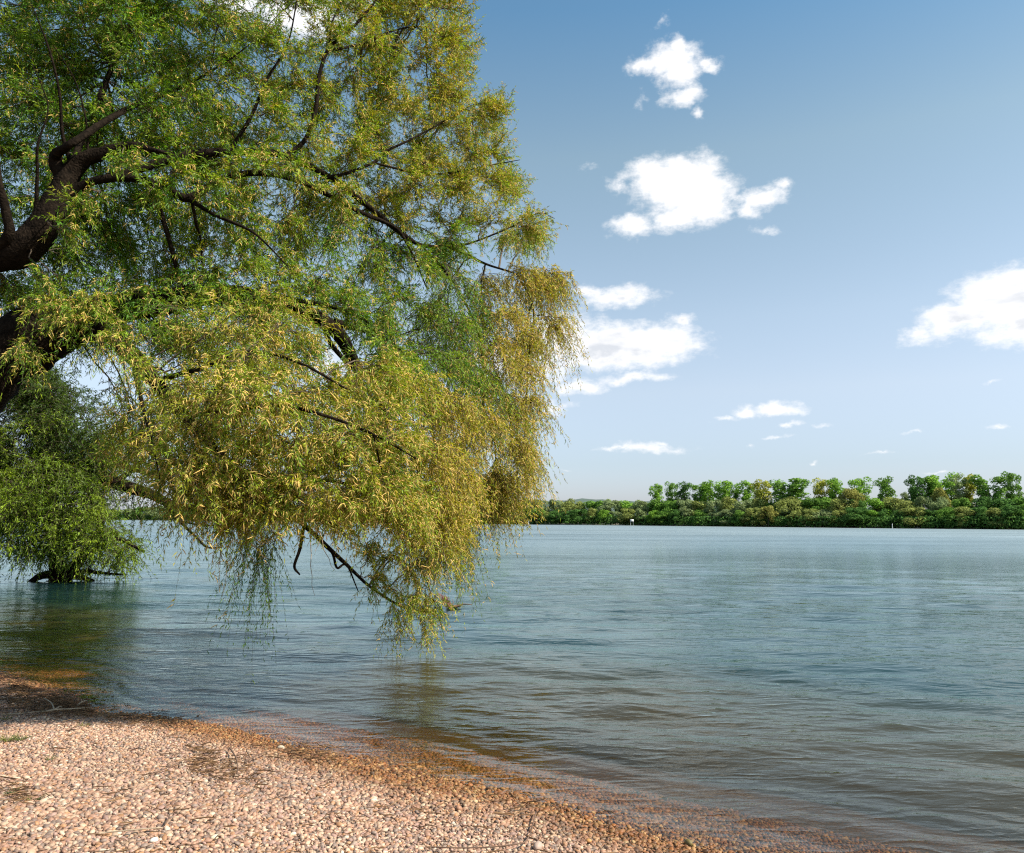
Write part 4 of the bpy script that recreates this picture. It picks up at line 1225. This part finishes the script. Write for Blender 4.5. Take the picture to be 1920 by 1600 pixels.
# ------------------------------------------------------------------ sun and sky
SUN_AZ = 108.0   # degrees clockwise from the view direction (+Y)
SUN_EL = 46.0
a, el = math.radians(SUN_AZ), math.radians(SUN_EL)
sd = Vector((math.sin(a) * math.cos(el), math.cos(a) * math.cos(el), math.sin(el)))
sl = bpy.data.lights.new('sun', 'SUN'); sl.energy = 5.0; sl.angle = math.radians(.53); sl.color = (1, .95, .86)
so = bpy.data.objects.new('sun', sl); COL.objects.link(so); so.rotation_euler = (-sd).to_track_quat('-Z', 'Y').to_euler()

w = bpy.data.worlds.new('World'); S.world = w; w.use_nodes = True
nt = w.node_tree; nt.nodes.clear(); N = nt.nodes.new; L = nt.links.new
out = N('ShaderNodeOutputWorld'); bg = N('ShaderNodeBackground'); bg.inputs[1].default_value = 0.08
sky = N('ShaderNodeTexSky'); sky.sky_type = 'NISHITA'; sky.sun_disc = False
sky.sun_elevation = el; sky.sun_rotation = a
sky.altitude = 0; sky.air_density = 1.0; sky.dust_density = 0.6; sky.ozone_density = 1.6
tc = N('ShaderNodeTexCoord')
sep = N('ShaderNodeSeparateXYZ'); nrm = N('ShaderNodeVectorMath'); nrm.operation = 'NORMALIZE'
L(tc.outputs['Generated'], nrm.inputs[0]); L(nrm.outputs[0], sep.inputs[0])
azn = N('ShaderNodeMath'); azn.operation = 'ARCTAN2'; L(sep.outputs[0], azn.inputs[0]); L(sep.outputs[1], azn.inputs[1])
eln = N('ShaderNodeMath'); eln.operation = 'ARCSINE'; L(sep.outputs[2], eln.inputs[0])
ae = N('ShaderNodeCombineXYZ'); L(azn.outputs[0], ae.inputs[0]); L(eln.outputs[0], ae.inputs[1])


def math_(op, a_, b_=None, clamp=False):
    n = N('ShaderNodeMath'); n.operation = op; n.use_clamp = clamp
    for i_, v_ in enumerate((a_, b_)):
        if v_ is None: continue
        if isinstance(v_, (int, float)): n.inputs[i_].default_value = v_
        else: L(v_, n.inputs[i_])
    return n.outputs[0]


def azel(px_, py_):
    d = ray(px_, py_); d = d / np.linalg.norm(d)
    return math.atan2(d[0], d[1]), math.asin(d[2])


clouds = [  # px, py, rx, ry, strength
    (1262, 120, 70, 48, 1.0), (1205, 128, 42, 24, .9), (1320, 118, 40, 20, .8), (1270, 90, 26, 30, .9), (1285, 178, 50, 26, .85), (1312, 215, 16, 22, .6), (1243, 38, 20, 18, .5), (1208, 190, 22, 16, .4),
    (1280, 350, 105, 68, 1.15), (1230, 330, 70, 45, 1.0), (1320, 385, 70, 45, 1.1), (1190, 422, 55, 26, .9), (1270, 405, 60, 36, 1.0), (1160, 350, 26, 20, .7), (1430, 372, 56, 30, .85), (1400, 395, 36, 24, .75), (1462, 345, 24, 18, .7), (1435, 430, 40, 11, .5), (1100, 322, 22, 22, .35),
    (1165, 558, 82, 22, .9), (1110, 545, 50, 16, .8), (1150, 650, 175, 50, 1.1), (1060, 640, 110, 60, 1.1), (1240, 640, 90, 42, 1.0), (1285, 600, 34, 18, .8), (1180, 708, 100, 14, .8), (1080, 725, 60, 18, .8), (1040, 760, 50, 20, .6), (980, 680, 120, 60, .9),
    (1880, 560, 130, 62, 1.15), (1790, 600, 90, 42, 1.0), (1940, 600, 130, 60, 1.15), (1720, 630, 50, 20, .7), (1960, 540, 90, 50, 1.0),
    (1465, 768, 56, 15, .95), (1400, 772, 34, 13, .8), (1360, 784, 36, 7, .6), (1480, 797, 22, 7, .6), (1465, 820, 34, 5, .5), (1404, 833, 16, 6, .5), (1535, 798, 26, 6, .45),
    (1220, 840, 80, 12, .8), (1160, 843, 46, 6, .6), (1525, 869, 15, 5, .6), (1660, 852, 34, 4.5, .55), (1866, 798, 34, 8, .65), (1865, 716, 26, 4, .4), (1060, 884, 26, 5, .5), (1240, 833, 40, 8, .6), (1765, 885, 30, 4, .5), (1715, 812, 24, 4, .4),
    (560, 30, 130, 60, 1.0), (450, -10, 120, 50, 1.0), (620, -20, 120, 50, .9), (620, 680, 60, 40, .7), (560, 760, 90, 30, .6), (420, 900, 120, 14, .5),
    (300, -300, 300, 120, .9), (1500, -500, 260, 110, .8), (2500, 500, 300, 90, 1), (2900, -200, 300, 150, .8), (-600, 500, 300, 120, .9)]
# domain warp
wn = N('ShaderNodeTexNoise'); wn.inputs['Scale'].default_value = 22; wn.inputs['Detail'].default_value = 6; wn.inputs['Roughness'].default_value = .6
L(ae.outputs[0], wn.inputs['Vector'])
ws = N('ShaderNodeVectorMath'); ws.operation = 'SUBTRACT'; L(wn.outputs['Color'], ws.inputs[0]); ws.inputs[1].default_value = (.5, .5, .5)
wsc = N('ShaderNodeVectorMath'); wsc.operation = 'MULTIPLY'; L(ws.outputs[0], wsc.inputs[0]); wsc.inputs[1].default_value = (.045, .028, 0)
wa = N('ShaderNodeVectorMath'); wa.operation = 'ADD'; L(ae.outputs[0], wa.inputs[0]); L(wsc.outputs[0], wa.inputs[1])
acc_s = None
for (x, y, rx, ry, st) in clouds:
    a0, e0 = azel(x, y); a1, _ = azel(x + rx, y); _, e1 = azel(x, y - ry)
    s1 = N('ShaderNodeVectorMath'); s1.operation = 'SUBTRACT'; L(wa.outputs[0], s1.inputs[0]); s1.inputs[1].default_value = (a0, e0, 0)
    s2 = N('ShaderNodeVectorMath'); s2.operation = 'MULTIPLY'; L(s1.outputs[0], s2.inputs[0]); s2.inputs[1].default_value = (1 / abs(a1 - a0), 1 / abs(e1 - e0), 0)
    s3 = N('ShaderNodeVectorMath'); s3.operation = 'LENGTH'; L(s2.outputs[0], s3.inputs[0])
    v_ = math_('MULTIPLY', math_('SUBTRACT', 1.35, s3.outputs['Value']), float(st))
    acc_s = v_ if acc_s is None else math_('MAXIMUM', acc_s, v_)
n2 = N('ShaderNodeTexNoise'); n2.inputs['Scale'].default_value = 38; n2.inputs['Detail'].default_value = 9; n2.inputs['Roughness'].default_value = .62
mp = N('ShaderNodeMapping'); mp.inputs['Scale'].default_value = (1, 1.7, 1); L(ae.outputs[0], mp.inputs[0]); L(mp.outputs[0], n2.inputs['Vector'])
dens = math_('ADD', acc_s, math_('MULTIPLY', math_('SUBTRACT', n2.outputs[0], .5), 1.5))
mr = N('ShaderNodeMapRange'); mr.interpolation_type = 'SMOOTHSTEP'; mr.inputs[1].default_value = .22; mr.inputs[2].default_value = 1.05
L(dens, mr.inputs[0])
# grey undersides
n3 = N('ShaderNodeTexNoise'); n3.inputs['Scale'].default_value = 15; n3.inputs['Detail'].default_value = 4
mp3 = N('ShaderNodeMapping'); mp3.inputs['Scale'].default_value = (.8, 2.4, 1); mp3.inputs['Location'].default_value = (0, .03, 3); L(ae.outputs[0], mp3.inputs[0]); L(mp3.outputs[0], n3.inputs['Vector'])
gr = N('ShaderNodeMapRange'); gr.interpolation_type = 'SMOOTHSTEP'; gr.inputs[1].default_value = .75; gr.inputs[2].default_value = 1.35; L(dens, gr.inputs[0])
gn = N('ShaderNodeMapRange'); gn.inputs[1].default_value = .38; gn.inputs[2].default_value = .56; L(n3.outputs[0], gn.inputs[0])
ge = N('ShaderNodeMapRange'); ge.inputs[1].default_value = .42; ge.inputs[2].default_value = .28; L(eln.outputs[0], ge.inputs[0])
gf = math_('MULTIPLY', math_('MULTIPLY', gr.outputs[0], gn.outputs[0]), ge.outputs[0])
cc = N('ShaderNodeMixRGB'); cc.inputs[1].default_value = (8.6, 8.6, 8.7, 1); cc.inputs[2].default_value = (5.9, 6.2, 6.7, 1); L(gf, cc.inputs[0])
er = N('ShaderNodeMapRange'); er.inputs[1].default_value = 0; er.inputs[2].default_value = math.radians(60); L(eln.outputs[0], er.inputs[0])
sg = N('ShaderNodeValToRGB'); cr = sg.color_ramp; k = .5
SKYG = [(0, (.80, .88, 1.30)), (4, (1.08, 1.06, 1.2)), (9, (1.66, 1.4, 1.28)), (14, (1.83, 1.57, 1.33)), (25, (1.75, 1.66, 1.29)), (34, (1.05, 1.42, 1.36)), (60, (.85, 1.15, 1.2))]
cr.elements[0].position = 0; cr.elements[0].color = (*[q * k for q in SKYG[0][1]], 1)
cr.elements[1].position = 1; cr.elements[1].color = (*[q * k for q in SKYG[-1][1]], 1)
for dg, c_ in SKYG[1:-1]:
    e_ = cr.elements.new(dg / 60); e_.color = (*[q * k for q in c_], 1)
L(er.outputs[0], sg.inputs[0])
sm = N('ShaderNodeVectorMath'); sm.operation = 'MULTIPLY'; L(sky.outputs[0], sm.inputs[0]); L(sg.outputs[0], sm.inputs[1])
sm2 = N('ShaderNodeVectorMath'); sm2.operation = 'SCALE'; sm2.inputs['Scale'].default_value = 1 / k; L(sm.outputs[0], sm2.inputs[0])
mixc = N('ShaderNodeMixRGB'); L(mr.outputs[0], mixc.inputs[0]); L(sm2.outputs[0], mixc.inputs[1]); L(cc.outputs[0], mixc.inputs[2])
L(mixc.outputs[0], bg.inputs[0]); L(bg.outputs[0], out.inputs[0])

S.view_settings.view_transform = 'Standard'; S.view_settings.look = 'None'
S.view_settings.exposure = 0.7; S.view_settings.gamma = 1.0
S.render.engine = 'CYCLES'
S.cycles.max_bounces = 8; S.cycles.transparent_max_bounces = 12
S.cycles.caustics_reflective = False; S.cycles.caustics_refractive = False
S.cycles.use_denoising = False
S.cycles.filter_width = 1.2
